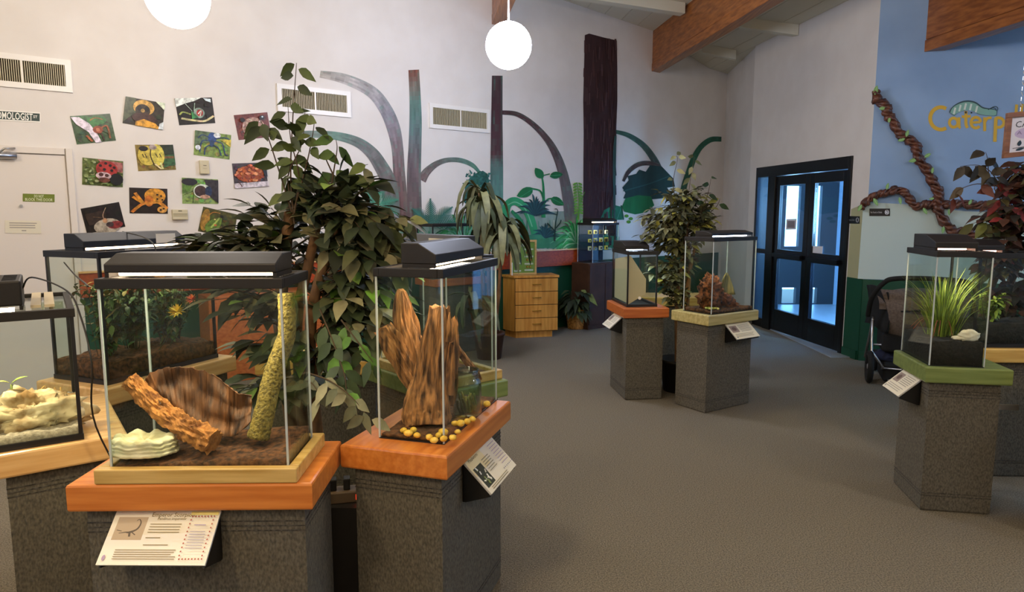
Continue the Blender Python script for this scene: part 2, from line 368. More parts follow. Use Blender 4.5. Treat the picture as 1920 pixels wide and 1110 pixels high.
g = M(); dbox(g, du(1440), U1 - .05, .05, 2.06, -.03, -.022); g.build('sidelight_pane', M_PANE, dv)
m = M(); dbox(m, du(1440), U1 - .05, 1.02, 1.08, -.06, 0); dbox(m, du(1440), U1 - .05, 0, .12, -.06, 0); m.build('sidelight_rail', M_DFR, dv)
for nm, pxs, lb in (('door_notice', ((1472, 411), (1491, 410), (1490, 430), (1471, 431)), 'small white paper notice taped inside the left leaf of the black glass door'),
                    ('door_notice', ((1519, 461), (1540, 462), (1539, 477), (1518, 474)), 'small white paper notice low on the right leaf of the black glass door')):
    q = [DW.px(*p) for p in pxs]; m = M(); m.add([DW.at(u, z, -.018) for u, z in q] + [DW.at(u, z, -.0195) for u, z in q], [(0, 1, 2, 3), (7, 6, 5, 4)])
    if lb.startswith('small white paper notice taped'):
        A_ = Art(lambda a, b, o: DW.at(q[0][0] + (q[1][0] - q[0][0]) * a, q[0][1] + (q[3][1] - q[0][1]) * b, -.017 + o)); A_.poly([(.12, .14), (.88, .14), (.88, .8), (.12, .8)], '#9a8f96')
        for r_ in range(5): A_.stroke([(.2, .24 + r_ * .12), (.8, .24 + r_ * .12)], .04, '#5f5a66', 1)
        n0 = len(m.v); m.v += A_.M.v; m.f += [tuple(i + n0 for i in f) for f in A_.M.f]; m.m += A_.M.m
        m.c = [hx('#dfe2ea')] * 2 + A_.M.c
    else: m.c = [hx('#dfe2ea')] * 2
    tag(m.build(nm, M_PRINT), lb, 'notice')
M_DKB = mat('dark_vestibule_paint', '#0d1119', .6); M_LB = mat('pale_vestibule_paint', '#c4d8ee', .6); M_VFL = mat('vestibule_tile', '#9aa3ab', .35)
V = M(); V.box(3.5, 5.9, 7.35, 11.75, .001, .012, T=None); tag(V.build('floor_vestibule', M_VFL), kind='structure')
V = M(); V.box(5.5, 5.62, 7.3, 11.7, 0, 2.7); tag(V.build('wall_vestibule_side', M_LB), kind='structure')
V = M(); V.box(3.9, 5.62, 7.2, 11.75, 2.6, 2.7); tag(V.build('ceiling_vestibule', M_LB), kind='structure')
vf = M(); xs = [3.78, 4.10, 4.22, 4.62, 4.86, 5.05, 5.22, 5.5]; Yv = 11.6
for i in range(0, 8, 2):
    if i + 1 < 8: vf.box(xs[i], xs[i + 1], Yv, Yv + .1, 0, 2.7)
for i in range(1, 7, 2):
    for z0, z1 in ((0, .03), (.30, 1.0), (2.02, 2.7)): vf.box(xs[i], xs[i + 1], Yv, Yv + .1, z0, z1)
tag(vf.build('wall_vestibule_outer', M_DKB), kind='structure')
# ------------------------------------------------------------------ left white door
M_DOOR = mat('cream_door_paint', '#d8d0c8', .5)
dd = tag(bpy.data.objects.new('door_2', None), kind='structure'); COL.objects.link(dd)
ue = BW.px(121, 292)[0]; zt = BW.px(121, 292)[1]; us = ue - .93
m = M(); wallbox(m, BW, us, ue, .02, zt, th=0, inn=.012); smooth_by_bevel(m.build('door_leaf', M_DOOR, dd))
m = M(); wallbox(m, BW, ue + .006, ue + .055, 0, zt + .06, th=0, inn=.03); wallbox(m, BW, us - .055, us - .006, 0, zt + .06, th=0, inn=.03); wallbox(m, BW, us, ue, zt + .006, zt + .06, th=0, inn=.03); smooth_by_bevel(m.build('door_frame', M_DOOR, dd))
u, z = BW.px(39, 386); m = M(); m.tube([BW.at(u, z, .01), BW.at(u, z, .028)], .012, 12); m.build('door_viewer', M_METAL, dd)
u0, z0 = BW.px(2, 292); m = M(); m.tube([BW.at(u0 - .22, z0, .05), BW.at(u0 + .1, z0, .05)], .026, 12); m.tube([BW.at(u0 - .02, z0 + .01, .06), BW.at(u0 + .02, z0 + .05, .12), BW.at(u0 + .09, z0 + .06, .05)], .009, 8); m.build('door_closer', M_METAL, dd, True)
def plaque(name, w, pxs, label, cat, base, draw, inn=.004, thick=.003, off=0, mt=None):
    q = [w.px(*p) for p in pxs]
    def fn(a, b, o):
        t = [q[0][i] * (1 - a) * (1 - b) + q[1][i] * a * (1 - b) + q[2][i] * a * b + q[3][i] * (1 - a) * b for i in (0, 1)]
        return w.at(t[0], t[1], off + inn + o)
    A = Art(fn); c = hx(base)
    front = [fn(a, b, 0) for a, b in ((0, 0), (1, 0), (1, 1), (0, 1))]; back = [v - w.n * thick for v in front]
    A.M.add(front + back, [(0, 3, 2, 1), (4, 5, 6, 7), (0, 1, 5, 4), (1, 2, 6, 5), (2, 3, 7, 6), (3, 0, 4, 7)], c)
    A.step = .0003; draw(A)
    return tag(A.M.build(name, mt or M_PRINT), label, cat)
def lines(A, x0, x1, y0, y1, n, col, w=.03, jit=.12):
    rr = random.Random(int(x0 * 91 + y0 * 37 + n)); 
    for i in range(n):
        y = y0 + (y1 - y0) * i / max(1, n - 1); A.stroke([(x0, y), (x1 - rr.random() * jit * (x1 - x0), y)], w, col, 1)
def d1(A):
    A.text('DO NOT', .5, .46, .5, '#e9ecc8', 'CENTER', uy=(0, -1), wmax=.3); A.text('BLOCK THIS DOOR', .5, .9, .5, '#e9ecc8', 'CENTER', wmax=.86)
plaque('door_plaque', BW, ((42.5, 363), (102, 364.5), (102, 379), (42.5, 377.5)), 'green plaque reading DO NOT BLOCK THIS DOOR on the white door', 'sign', '#6c7a2c', d1, off=.012)
def d2(A): lines(A, .12, .9, .2, .55, 3, '#97908a', .07); A.stroke([(.45, .78), (.58, .78)], .07, '#8a837d', 1)
plaque('door_plaque', BW, ((8.7, 413), (76, 414), (77, 438), (10, 437)), 'cream notice with grey lettering on the white door below the green plaque', 'sign', '#d9d2be', d2, off=.012)
def d3(A):
    A.poly([(.015, .12), (.985, .12), (.985, .88), (.015, .88)], '#2b3f3c'); A.text('ENTOMOLOGIST', .035, .83, .95, '#f2f2ea', bold=.012, wmax=.82); A.text('ST', .87, .58, .36, '#f2f2ea', bold=.01, wmax=.07)
plaque('street_sign', BW, ((-34, 203.5), (76, 211), (76, 230), (-34, 224)), 'dark green street style sign reading ENTOMOLOGIST ST on the wall above the white door', 'sign', '#e9e7e0', d3)
# vents
M_VENT = mat('vent_enamel', '#e6e2dc', .4); M_DARK = mat('vent_dark', '#2a241b', .8)
def vent(pxs, label):
    q = [BW.px(*p) for p in pxs]; u0, u1 = (q[0][0] + q[3][0]) / 2, (q[1][0] + q[2][0]) / 2; zt_ = (q[0][1] + q[1][1]) / 2; zb = (q[2][1] + q[3][1]) / 2
    e = thing('wall_vent', label, 'air vent', BW.at((u0 + u1) / 2, zb, .02)); k = .045
    inv = lambda m, n, mt, par=e: fixp(m, n, mt, par)
    m = M(); wallbox(m, BW, u0 + k, u1 - k, zb + k, zt_ - k, th=0, inn=.004); inv(m, 'backing', M_DARK)
    m = M()
    for a, b, c_, d_ in ((u0, u1, zb, zb + k), (u0, u1, zt_ - k, zt_), (u0, u0 + k, zb + k, zt_ - k), (u1 - k, u1, zb + k, zt_ - k), ((u0 + u1) / 2 - .006, (u0 + u1) / 2 + .006, zb + k, zt_ - k)): wallbox(m, BW, a, b, c_, d_, th=0, inn=.02)
    inv(m, 'frame', M_VENT)
    m = M(); n = 40
    for i in range(n):
        u = u0 + k + (u1 - u0 - 2 * k) * (i + .5) / n; wallbox(m, BW, u - .0027, u + .0027, zb + k, zt_ - k, th=-.006, inn=.017)
    inv(m, 'fins', mat('vent_fins', '#c2b89a', .5)); return e
def fixp(m, name, mt, par, smooth=False, label=None):          # world-space verts under an unrotated or rotated parent
    bpy.context.view_layer.update() if False else None
    T = Matrix.Translation(par.location) @ par.rotation_euler.to_matrix().to_4x4(); Ti = T.inverted()
    m.v = [tuple(Ti @ Vector(v)) for v in m.v]; return m.build(name, mt, par, smooth, label=label)
vent(((-60, 90), (132, 115), (136, 174), (-60, 157)), 'white framed wall vent above the street sign, partly cut by the left frame edge')
vent(((518, 158), (657, 171), (656, 220), (520, 209)), 'white framed wall vent behind the top shoots of the big ficus')
vent(((803, 193), (917, 206), (917, 248), (805, 242)), 'white framed wall vent between two painted trunks, below the globe lamp')
def box_on_wall(name, pxs, depth, col, label, draw):
    q = [BW.px(*p) for p in pxs]; u0, u1, za, zb = q[0][0], q[1][0], q[0][1], q[2][1]
    e = thing(name, label, 'thermostat', BW.at((u0 + u1) / 2, zb, 0)); m = M(); wallbox(m, BW, u0, u1, zb, za, th=0, inn=depth); smooth_by_bevel(fixp(m, 'case', mat('beige_plastic', col, .5), e), .005)
    A = Art(lambda a, b, o: BW.at(u0 + (u1 - u0) * a, za + (zb - za) * b, depth + .001 + o)); draw(A); fixp(A.M, 'front_marks', M_PRINT, e)
box_on_wall('thermostat', ((372.4, 300.6), (390, 300.6), (390, 326.5), (372.4, 326.5)), .035, '#c3b99b', 'tall beige thermostat between the insect photos', lambda A: (A.stroke([(.35, .38), (.7, .38)], .05, '#6b6452', 1), A.stroke([(.3, .6), (.75, .6)], .02, '#8b8470', 1)))
box_on_wall('thermostat', ((321, 392.7), (350, 392.7), (350, 411.7), (321, 411.7)), .04, '#b5a878', 'wide brass coloured thermostat above the navy tank hood', lambda A: (A.stroke([(.38, .15), (.62, .15)], .08, '#4f4931', 1), A.stroke([(.04, .45), (.96, .45)], .06, '#7d7350', 1), A.stroke([(.04, .62), (.96, .62)], .05, '#8d835c', 1)))
# ------------------------------------------------------------------ globe lamps
def globe(loc, r, label, col, st):
    e = thing('globe_lamp', label, 'pendant lamp', loc)
    m = M(); m.lathe((0, 0, 0), [(max(.001, r * math.sin(math.pi * i / 20)), r * math.cos(math.pi * i / 20)) for i in range(21)], 32); m.build('globe', mat('glowing_globe_' + col[1:3], col, .4, emit=st), e, True)
    m = M(); zc = ceil_z(loc[0], loc[1]); m.tube([(0, 0, r), (0, 0, zc - loc[2] - .02)], .008, 8); m.build('stem', M_WHITE, e)
    m = M(); m.lathe((0, 0, zc - loc[2] - .03), [(.001, 0), (.07, 0), (.07, .03), (.001, .03)], 20); m.build('ceiling_cap', M_WHITE, e)
globe((-2.2, 4.7, 3.0), .2, 'white glowing globe lamp at the top left, cut by the upper edge', '#fff4ea', 40)
globe((-.03, 6.17, 3.03), .2, 'white glowing globe lamp hanging whole on its stem below the brown beam', '#dde6ff', 68)
# ================================================================== jungle mural painted on the back wall
mu = thing('jungle_mural', 'painted jungle of bare trunks, arching branches and green plants on the back wall', 'mural', BW.at(BW.px(900, 400)[0], 0, 0))
MK = [0.001]
def part(name, fn, label=None, mt=None):
    A = wallart(BW, MK[0]); A.step = .00012; fn(A); MK[0] += .0002 + .00012 * min(A.k, 8); fixp(A.M, name, mt or M_MURAL, mu, label=label)
T1, T2, T3, DK = '#6b5d5c', '#4f7d70', '#8f8986', '#41262a'
def gstroke(A, pts, w, cols):                    # stroke whose paint changes along its length
    n = len(pts) - 1; q = spline([(p[0], p[1], w[i]) for i, p in enumerate(pts)], 6); tot = len(q) - 1; rr = random.Random(len(pts) * 7 + int(pts[0][0]))
    vs = []; fs = []; cl = []; K = 6
    for i, p in enumerate(q):
        t = Vector((q[min(i + 1, tot)].x - q[max(i - 1, 0)].x, q[min(i + 1, tot)].y - q[max(i - 1, 0)].y)).normalized()
        for k in range(K + 1):
            s_ = (k / K - .5) * p.z; vs.append(A.fn(p.x - t.y * s_, p.y + t.x * s_, A.step * (A.k + 1)))
    A.k += 1
    for i in range(tot):
        f = i / tot * (len(cols) - 1); a = min(int(f), len(cols) - 2); f -= a; c0, c1 = hx(cols[a]), hx(cols[a + 1])
        for k in range(K):
            v = 1.25 + .5 * noise.noise(Vector((k * .9, i * .35, pts[0][0]))); g = max(0, noise.noise(Vector((k * .7 + 9, i * .5, pts[0][0] * .1))) - .05) * .5 + (.14 if k == 0 else 0); tg = hx('#4f8d7c')
            c = tuple(((c0[j] * (1 - f) + c1[j] * f) * (1 - g) + tg[j] * g) * v for j in range(3)) + (1,)
            b = i * (K + 1) + k; A.M.add([], []); A.M.f.append((b, b + 1, b + K + 2, b + K + 1)); A.M.c.append(c); A.M.m.append(0)
    n0 = len(A.M.v); A.M.v += [tuple(v) for v in vs]; 
    for j in range(len(A.M.f) - tot * K, len(A.M.f)): A.M.f[j] = tuple(x + n0 for x in A.M.f[j])
part('painted_ground', lambda A: (A.poly([(700, 432), (760, 405), (850, 402), (960, 398), (1060, 396), (1113, 408), (1160, 420), (1160, 463), (700, 466)], '#93aaa0'),
     [A.stroke([(x, 466), (x + random.Random(x).uniform(-9, 9), 466 - random.Random(x + 1).uniform(18, 55))], [5, 2], ['#6d9a88', '#4f9276', '#b5c9c0', '#3f8a68'][x % 4], 1) for x in range(702, 1158, 5)],
     A.poly([(900, 446), (1000, 440), (1110, 438), (1160, 444), (1160, 464), (900, 466)], '#3a8a66')))
part('painted_branch', lambda A: gstroke(A, [(600, 139), (646, 148), (695, 171), (721, 202), (737, 238), (745, 278), (748, 322), (752, 378), (752, 430)], [13, 19, 22, 24, 25, 22, 22, 24, 26], ['#a39c94', '#a9a4a4', '#8c8890', '#76666a', '#6e5454', '#6b4a48']), 'pale grey painted limb arching to the upper left')
part('painted_branch', lambda A: gstroke(A, [(552, 252), (602, 252), (641, 257), (673, 268), (697, 287), (713, 310), (726, 336), (732, 370), (733, 430)], [12, 14, 16, 19, 23, 26, 29, 32, 34], ['#7a7f7c', '#668277', '#6f6f70', '#6d6a6a', '#6d5f5e', '#5e6f68']))
part('painted_branch', lambda A: gstroke(A, [(790, 338), (800, 322), (818.6, 307), (840, 300), (864.6, 301), (886, 310), (900, 325)], [18, 15, 11, 9, 9, 8, 5], ['#6f5a5a', '#66605e', '#5a7268', '#47806c']))
part('painted_trunk', lambda A: gstroke(A, [(775.5, 131), (778, 180), (779, 225), (778, 270), (776, 324), (776.6, 378), (778, 435)], [20, 21, 23, 24, 26, 27, 28], ['#7d4a3c', '#5e7a72', '#5d6f70', '#6a5c60', '#655555', '#6b5656']))
part('painted_foliage', lambda A: (A.poly([(892, 325), (905, 320), (914, 326), (918, 345), (918, 372), (900, 380), (876, 392), (869, 370), (872, 350), (880, 334)], '#2c6860'), [A.stroke([(x, y), (x + random.Random(x * y).uniform(-7, 7), y + random.Random(x + y).uniform(-8, 3))], [4, 2], ['#1f5a54', '#3a7a70', '#265f4e'][(x + y) % 3], 1) for x in range(874, 918, 5) for y in range(326, 392, 6)]), 'dark teal painted bush')
part('painted_trunk', lambda A: gstroke(A, [(932, 142), (931.3, 207), (931, 283), (931, 320), (931, 380), (931, 460)], [20, 21, 23, 24, 24, 25], ['#3c2a2e', '#43242b', '#4a2f33', '#4f6d66', '#527d72', '#4c5f5a']), 'dark brown painted trunk turning green low down')
part('painted_branch', lambda A: gstroke(A, [(941, 211), (968, 214), (995, 230), (1022, 257), (1041, 287), (1055, 325), (1065, 375), (1070, 420), (1072, 455)], [8, 9, 10, 12, 15, 18, 21, 22, 22], ['#43262b', '#4b3336', '#5c4a4b', '#66605f', '#5c6a66']))
def thick(A):
    A.poly([(1096, 66), (1104, 63), (1130, 70), (1156, 76), (1157, 130), (1157, 190), (1155, 240), (1154.5, 293), (1152, 350), (1151, 383), (1153, 462), (1092, 462), (1093, 383), (1093.5, 293), (1094, 250), (1093, 190), (1095, 110)], '#3a2023')
    for x in range(1096, 1154, 4):
        for y0 in range(85, 455, 46):
            rr = random.Random(x * 31 + y0); a = y0 + rr.uniform(-15, 15); A.stroke([(x + rr.uniform(-1, 1), a), (x + rr.uniform(-2, 2), min(460, a + rr.uniform(15, 40)))], rr.uniform(1.5, 3.5), rr.choice(['#442528', '#331b20', '#4a2b2b', '#3c2126', '#4d3336']), 1)
    A.stroke([(1152, 255), (1150, 300), (1150, 420)], [4, 6, 3], '#2c4f48')
part('painted_trunk', thick, 'thick very dark brown painted trunk, the widest')
part('painted_branch', lambda A: gstroke(A, [(1154, 247), (1178, 254), (1205, 272), (1225, 298), (1238, 325), (1246, 345)], [7, 9, 11, 13, 14, 14], ['#2f5a4d', '#33544c', '#3c4442', '#46393a']), 'dark green painted limb')
part('painted_branch', lambda A: gstroke(A, [(1352, 261), (1332, 262), (1313, 276), (1300, 298), (1290, 325), (1282, 350), (1276, 380)], [9, 10, 10, 11, 11, 11, 12], ['#1f5545', '#1f5f49', '#2c5247']))
part('painted_branch', lambda A: gstroke(A, [(1168, 340), (1178, 322), (1195, 309), (1215, 306), (1236, 312)], [5, 8, 9, 9, 10], ['#3a2a2c', '#473636', '#4b3c3b']))
def bigleaf(A):
    pts = [(1166, 352), (1178, 338), (1176, 330), (1192, 326), (1198, 318), (1210, 322), (1218, 310), (1240, 312), (1262, 335), (1265, 350), (1250, 352), (1262, 368), (1240, 372), (1210, 375), (1185, 374), (1168, 372), (1172, 362)]
    A.poly(pts, '#163c3a'); A.stroke([(1168, 358), (1215, 345), (1255, 330)], 2, '#2a5a54')
part('painted_leaf', bigleaf, 'dark blue green jagged painted leaf')
def l2(A):
    A.poly([(1165, 388), (1172, 372), (1195, 366), (1220, 368), (1226, 385), (1212, 398), (1190, 402), (1170, 397)], '#15713a'); A.poly([(1124, 413), (1132, 394), (1150, 384), (1166, 388), (1166, 412)], '#1f7a58')
    for x in (1134, 1146, 1156): A.stroke([(x, 412), (x + 8, 390)], 1.2, '#4c9a80', 1)
    A.stroke([(1164, 385), (1168, 412)], 3, '#1c5c40', 1)
    for x, y in ((1174, 405), (1182, 410), (1178, 416)): A.ell(x, y, 4, 3, '#5c9a2c')
part('painted_leaf', l2)
def seed(A):
    g = '#157a43'; g2 = '#0f6a3c'
    A.stroke([(1018, 408), (1018.5, 385), (1018, 350), (1015, 330)], [8, 6, 4, 3], '#1b8a50'); A.stroke([(1015, 330), (1022, 328), (1030, 326)], 2, g); A.stroke([(1018, 372), (1012, 358), (998, 354)], [4, 3, 3], g)
    A.stroke([(1018, 384), (1026, 374), (1034, 372)], [3, 3, 2], g)
    A.leafshape(1017, 334, 24, 9.5, R(-128), g); A.leafshape(1030, 330, 25, 8, R(-8), g2); A.leafshape(999, 354, 34, 11, R(155), g); A.leafshape(1032, 371, 28, 9, R(28), g)
    for x0, y0, x1, y1 in ((999, 354, 974, 370), (1030, 330, 1050, 328), (1032, 371, 1055, 383)): A.stroke([(x0, y0), (x1, y1)], 1, '#3fa86c', 1)
part('painted_seedling', seed, 'bright green painted seedling with four leaves')
def hook(A):
    A.stroke([(950, 436), (947, 405), (951, 384), (964, 377), (980, 386), (992, 405), (1000, 430), (1004, 458)], [13, 15, 15, 15, 15, 15, 14, 11], '#2fa067'); A.stroke([(958, 395), (972, 410), (985, 435), (992, 456)], [5, 8, 8, 4], '#1f8a55')
    A.stroke([(952, 384), (966, 379), (984, 392), (997, 425)], 2, '#7cc79c')
part('painted_leaf', hook, 'light green painted leaf arching like a hook')
def fan(cx, cy, r, n, cols, a0=-170, a1=-10, w=4, droop=.35, seed=1):
    def f(A):
        rr = random.Random(seed)
        for i in range(n):
            a = R(a0 + (a1 - a0) * i / (n - 1) + rr.uniform(-4, 4)); q = r * rr.uniform(.75, 1.05); dx = math.cos(a); mid = (cx + dx * q * .55, cy + math.sin(a) * q * .75); end = (cx + dx * q, cy + math.sin(a) * q + droop * r * abs(dx))
            A.stroke([(cx, cy), mid, end], [w * .7, w, .6], cols[i % len(cols)], 4)
    return f
part('painted_tuft', fan(1003, 404, 40, 17, ['#173c44', '#22525a'], w=4, droop=.15, seed=2), 'dark blue green spiky painted tuft')
part('painted_tuft', fan(1021, 446, 28, 17, ['#123f44', '#1e565c'], w=3.5, droop=.1, seed=3))
part('painted_tuft', fan(1080, 455, 52, 34, ['#1f9a52', '#2fb566', '#157a44', '#6fc28e'], a0=-185, a1=5, w=3.5, droop=.3, seed=4), 'bright green bushy painted tuft')
part('painted_tuft', fan(1080, 456, 34, 16, ['#3aa06e', '#8cc8a4'], a0=-200, a1=20, w=2.5, droop=.5, seed=41))
part('painted_tuft', fan(858, 450, 52, 22, ['#1c7a3c', '#2f8f4c', '#145a34'], w=4, seed=5))
part('painted_tuft', fan(868, 462, 60, 20, ['#4a9a72', '#7ab392'], a0=-195, a1=0, w=2.5, droop=.4, seed=51))
def palm(cx, cy, fr, col, sd):
    def f(A):
        for ang, L in fr:
            a = R(ang); pts = [(cx + math.cos(a) * L * t, cy + math.sin(a) * L * t + .25 * L * t * t * abs(math.cos(a))) for t in (0, .35, .7, 1)]; A.stroke(pts, 1.5, col)
            q = spline([(p[0], p[1], 0) for p in pts], 5)
            for i in range(2, len(q)):
                d = (q[i] - q[i - 1]).normalized(); 
                for s_ in (-1, 1):
                    n = Vector((-d.y * s_, d.x * s_, 0)); ll = L * .22 * math.sin(math.pi * min(1, i / len(q) + .15)) + 2; e = q[i] + (n * .8 + d * .7) * ll; A.stroke([(q[i].x, q[i].y), (e.x, e.y)], [2.6, .6], col, 1)
    return f
part('painted_fern', palm(807, 425, [(-92, 52), (-50, 60), (-130, 55), (-20, 60)], '#3f7a6c', 1))
part('painted_fern', palm(690, 392, [(-60, 58), (-30, 62), (-90, 50), (-5, 55), (20, 45)], '#4f9a7e', 2))
def sprig(A):
    A.stroke([(1082, 412), (1084, 380), (1080, 342)], [4, 2.5, 1.5], '#5f9c34')
    for i in range(11):
        y = 345 + i * 5.4
        for s_ in (-1, 1): A.ell(1081 + s_ * 5 + (i * .2), y, 4.2, 1.9, '#6cae38', rot=s_ * .5)
    A.stroke([(1085, 385), (1090, 370), (1094, 360)], 1.5, '#5f9c34')
part('painted_sprig', sprig, 'yellow green painted sprig')
part('painted_sprig', lambda A: (A.stroke([(1038, 452), (1039, 425), (1042, 405), (1044, 395)], [3, 2.5, 2, 1.5], '#123b35'), A.stroke([(1044, 396), (1042, 392), (1038, 392)], 1.5, '#123b35'), A.stroke([(1039, 434), (1030, 424), (1024, 418)], 2, '#123b35'), A.stroke([(1040, 428), (1048, 418), (1050, 412)], 2, '#123b35')), 'dark curling painted stem')
# ================================================================== insect photographs
def cb(seed, cols, n=70, r=(.04, .12)):
    def f(A):
        rr = random.Random(seed)
        for _ in range(n): A.ell(min(.93, max(.07, rr.random())), min(.93, max(.07, rr.random())), rr.uniform(*r) * .6, rr.uniform(*r) * .55, rr.choice(cols), 8, rr.uniform(0, 3))
    return f
def q1(A):
    A.poly([(.0, .0), (.35, .02), (.7, .2), (.6, .5), (.4, .45)], '#3d6b38'); A.ell(.62, .22, .25, .16, '#3f7c40'); A.stroke([(.45, .2), (.6, .12), (.78, .2)], .03, '#b06a2c'); A.poly([(0, .03), (.2, .05), (.42, .3), (.55, .65), (.62, 1), (.47, 1), (.35, .6), (.1, .3)], '#f4f6f2')
    A.ell(.6, .55, .13, .14, '#a34a2e'); A.ell(.6, .55, .05, .07, '#d97a5a'); A.stroke([(.68, .5), (.85, .45), (.86, .9)], .05, '#9a5a34'); A.stroke([(.28, .72), (.4, .95)], .06, '#b5653a', 1); A.stroke([(.66, .68), (.7, .95)], .04, '#4a2f22', 1)
def q2(A):
    A.poly([(0, .0), (.25, .0), (.3, .5), (0, .95)], '#4b5a3c'); A.ell(.47, .3, .27, .28, '#e2b35c'); A.ell(.45, .42, .19, .24, '#3a2b22'); A.ell(.36, .34, .06, .1, '#14100e'); A.ell(.55, .34, .06, .1, '#14100e'); A.ell(.45, .42, .05, .07, '#c99858'); A.ell(.5, .7, .3, .2, '#50302a')
    A.poly([(.3, .86), (.5, .72), (.8, .82), (.95, 1), (.3, 1)], '#e0a63a'); A.poly([(.75, .0), (1, .0), (1, .28)], '#efe7cf'); A.poly([(.9, .8), (1, .7), (1, 1), (.88, 1)], '#e8f0ff')
def q3(A):
    A.poly([(0, 0), (.7, 0), (.5, .12), (.25, .2), (0, .32)], '#f1f1ea'); A.poly([(.75, .02), (.95, .06), (.95, .2), (.8, .12)], '#e3e6ea'); A.ell(.58, .58, .15, .2, '#8fa89a'); A.ell(.6, .58, .09, .13, '#b8322c'); A.stroke([(.55, .62), (.64, .5), (.6, .7)], .03, '#efe9df'); A.poly([(.36, .8), (.38, .5), (.55, .75)], '#3f8a4e')
    A.stroke([(.05, .62), (.15, .52), (.35, .62)], .05, '#9fae5a'); A.stroke([(.08, .75), (.4, .85), (.7, .9), (.97, .72)], .07, '#d9cc9a'); A.stroke([(.4, .5), (.25, .22)], .015, '#c9d9c9', 1); A.stroke([(.45, .5), (.5, .2)], .015, '#c9d9c9', 1)
def q4(A):
    A.ell(.5, .55, .34, .4, '#b89f8d'); cb(4, ['#d8c9bb', '#7d5c4c', '#e8ddd0', '#6b4438', '#a88a78'], 60, (.05, .13))(A) if 0 else None
    rr = random.Random(4)
    for _ in range(45): a, r_ = rr.uniform(0, 6.3), rr.random() ** .5; x, y = .5 + .32 * r_ * math.cos(a), .56 + .38 * r_ * math.sin(a); A.stroke([(x, y), (x + rr.uniform(-.08, .08), y + rr.uniform(-.12, .12))], .03, rr.choice(['#dccfc4', '#6d4a3e', '#efe6dc', '#8a6555']), 1)
    A.ell(.2, .22, .07, .09, '#241a1a'); A.ell(.78, .2, .08, .09, '#30282c'); A.ell(.8, .17, .03, .03, '#cfe0f2')
def q5(A):
    A.poly([(.0, .0), (.5, .0), (.4, .4), (0, .6)], '#5d7a4c'); A.poly([(.7, .25), (1, .2), (1, .5)], '#d8c84a'); A.ell(.47, .22, .12, .22, '#33508a'); A.ell(.47, .45, .06, .14, '#26406c'); A.ell(.6, .1, .1, .1, '#e9f3f6')
    for pts in (((.45, .35), (.2, .4), (.15, .85)), ((.45, .5), (.3, .65), (.28, .95)), ((.5, .35), (.75, .4), (.85, .8), (.95, .85)), ((.5, .5), (.65, .6), (.75, .9)), ((.42, .25), (.2, .15), (.08, .3)), ((.52, .25), (.8, .15), (.95, .2))): A.stroke(pts, .035, '#1f3c6e')
    A.ell(.09, .68, .07, .1, '#eaf6fb')
def q6(A):
    A.poly([(.6, .02), (1, .0), (1, .42), (.7, .38)], '#2b3324'); A.poly([(.7, .42), (1, .38), (1, .8), (.68, .9)], '#3d6b40'); A.stroke([(.7, .5), (.98, .5)], .09, '#8a5a34', 1); A.ell(.28, .42, .25, .38, '#c9b44e'); A.ell(.55, .4, .18, .42, '#dcc85a'); A.stroke([(.42, .05), (.36, .4), (.42, .75)], .03, '#352b1a'); A.ell(.2, .15, .12, .1, '#2a2620'); A.ell(.45, .1, .1, .1, '#b8a0a0')
    for x in (.15, .22, .5, .6): A.stroke([(x, .35), (x + .04, .5)], .025, '#4a3f1c', 1)
    A.stroke([(.45, .75), (.6, .95)], .05, '#efe2a0', 1); A.stroke([(.6, .7), (.64, .95)], .05, '#efe2a0', 1)
def q7(A):
    cb(7, ['#7d8a4a', '#96a468', '#5c6b38', '#a9b580', '#445228'], 70)(A); A.poly([(.35, .02), (.97, .08), (.97, .45), (.6, .4)], '#b06a62'); A.ell(.58, .36, .27, .3, '#b8342f')
    for x, y in ((.42, .25), (.55, .15), (.66, .22), (.52, .38), (.7, .4), (.76, .28)): A.ell(x, y, .04, .05, '#221414')
    A.ell(.82, .72, .17, .22, '#1b1612'); A.ell(.5, .62, .19, .14, '#d6c3b8'); A.ell(.44, .58, .06, .07, '#4b2a24'); A.ell(.58, .6, .05, .06, '#4b2a24'); A.ell(.52, .78, .14, .1, '#6d3f30')
def q8(A):
    for x, y in ((.14, .2), (.08, .35), (.2, .42)): A.stroke([(x, y), (.35, .6)], .09, '#e39a2c')
    A.ell(.66, .3, .28, .3, '#e7a031'); A.ell(.5, .5, .12, .22, '#cc7a25'); A.stroke([(.05, .95), (.3, .65), (.5, .6)], .09, '#d5862a'); A.stroke([(.5, .6), (.75, .55), (.97, .8)], .11, '#dd9330'); A.ell(.84, .84, .13, .13, '#d8a850')
    for x, y in ((.72, .25), (.82, .3), (.85, .45), (.72, .42), (.8, .85), (.88, .8)): A.ell(x, y, .03, .035, '#2e1c0c')
def q9(A):
    A.poly([(0, .02), (.35, .02), (.2, .5), (0, .6)], '#5e8a34'); A.poly([(.6, .03), (1, .04), (1, .98), (.75, .7)], '#3b3230'); A.ell(.2, .15, .22, .14, '#2c2524'); A.ell(.55, .5, .25, .28, '#d9dbe2'); A.ell(.5, .5, .17, .22, '#4a2f2c'); A.ell(.72, .5, .1, .2, '#2c3c5a'); A.ell(.62, .72, .14, .08, '#cfa486'); A.stroke([(.3, .55), (.28, .97)], .02, '#33401c', 1); A.stroke([(.3, .5), (.05, .65)], .02, '#33401c', 1)
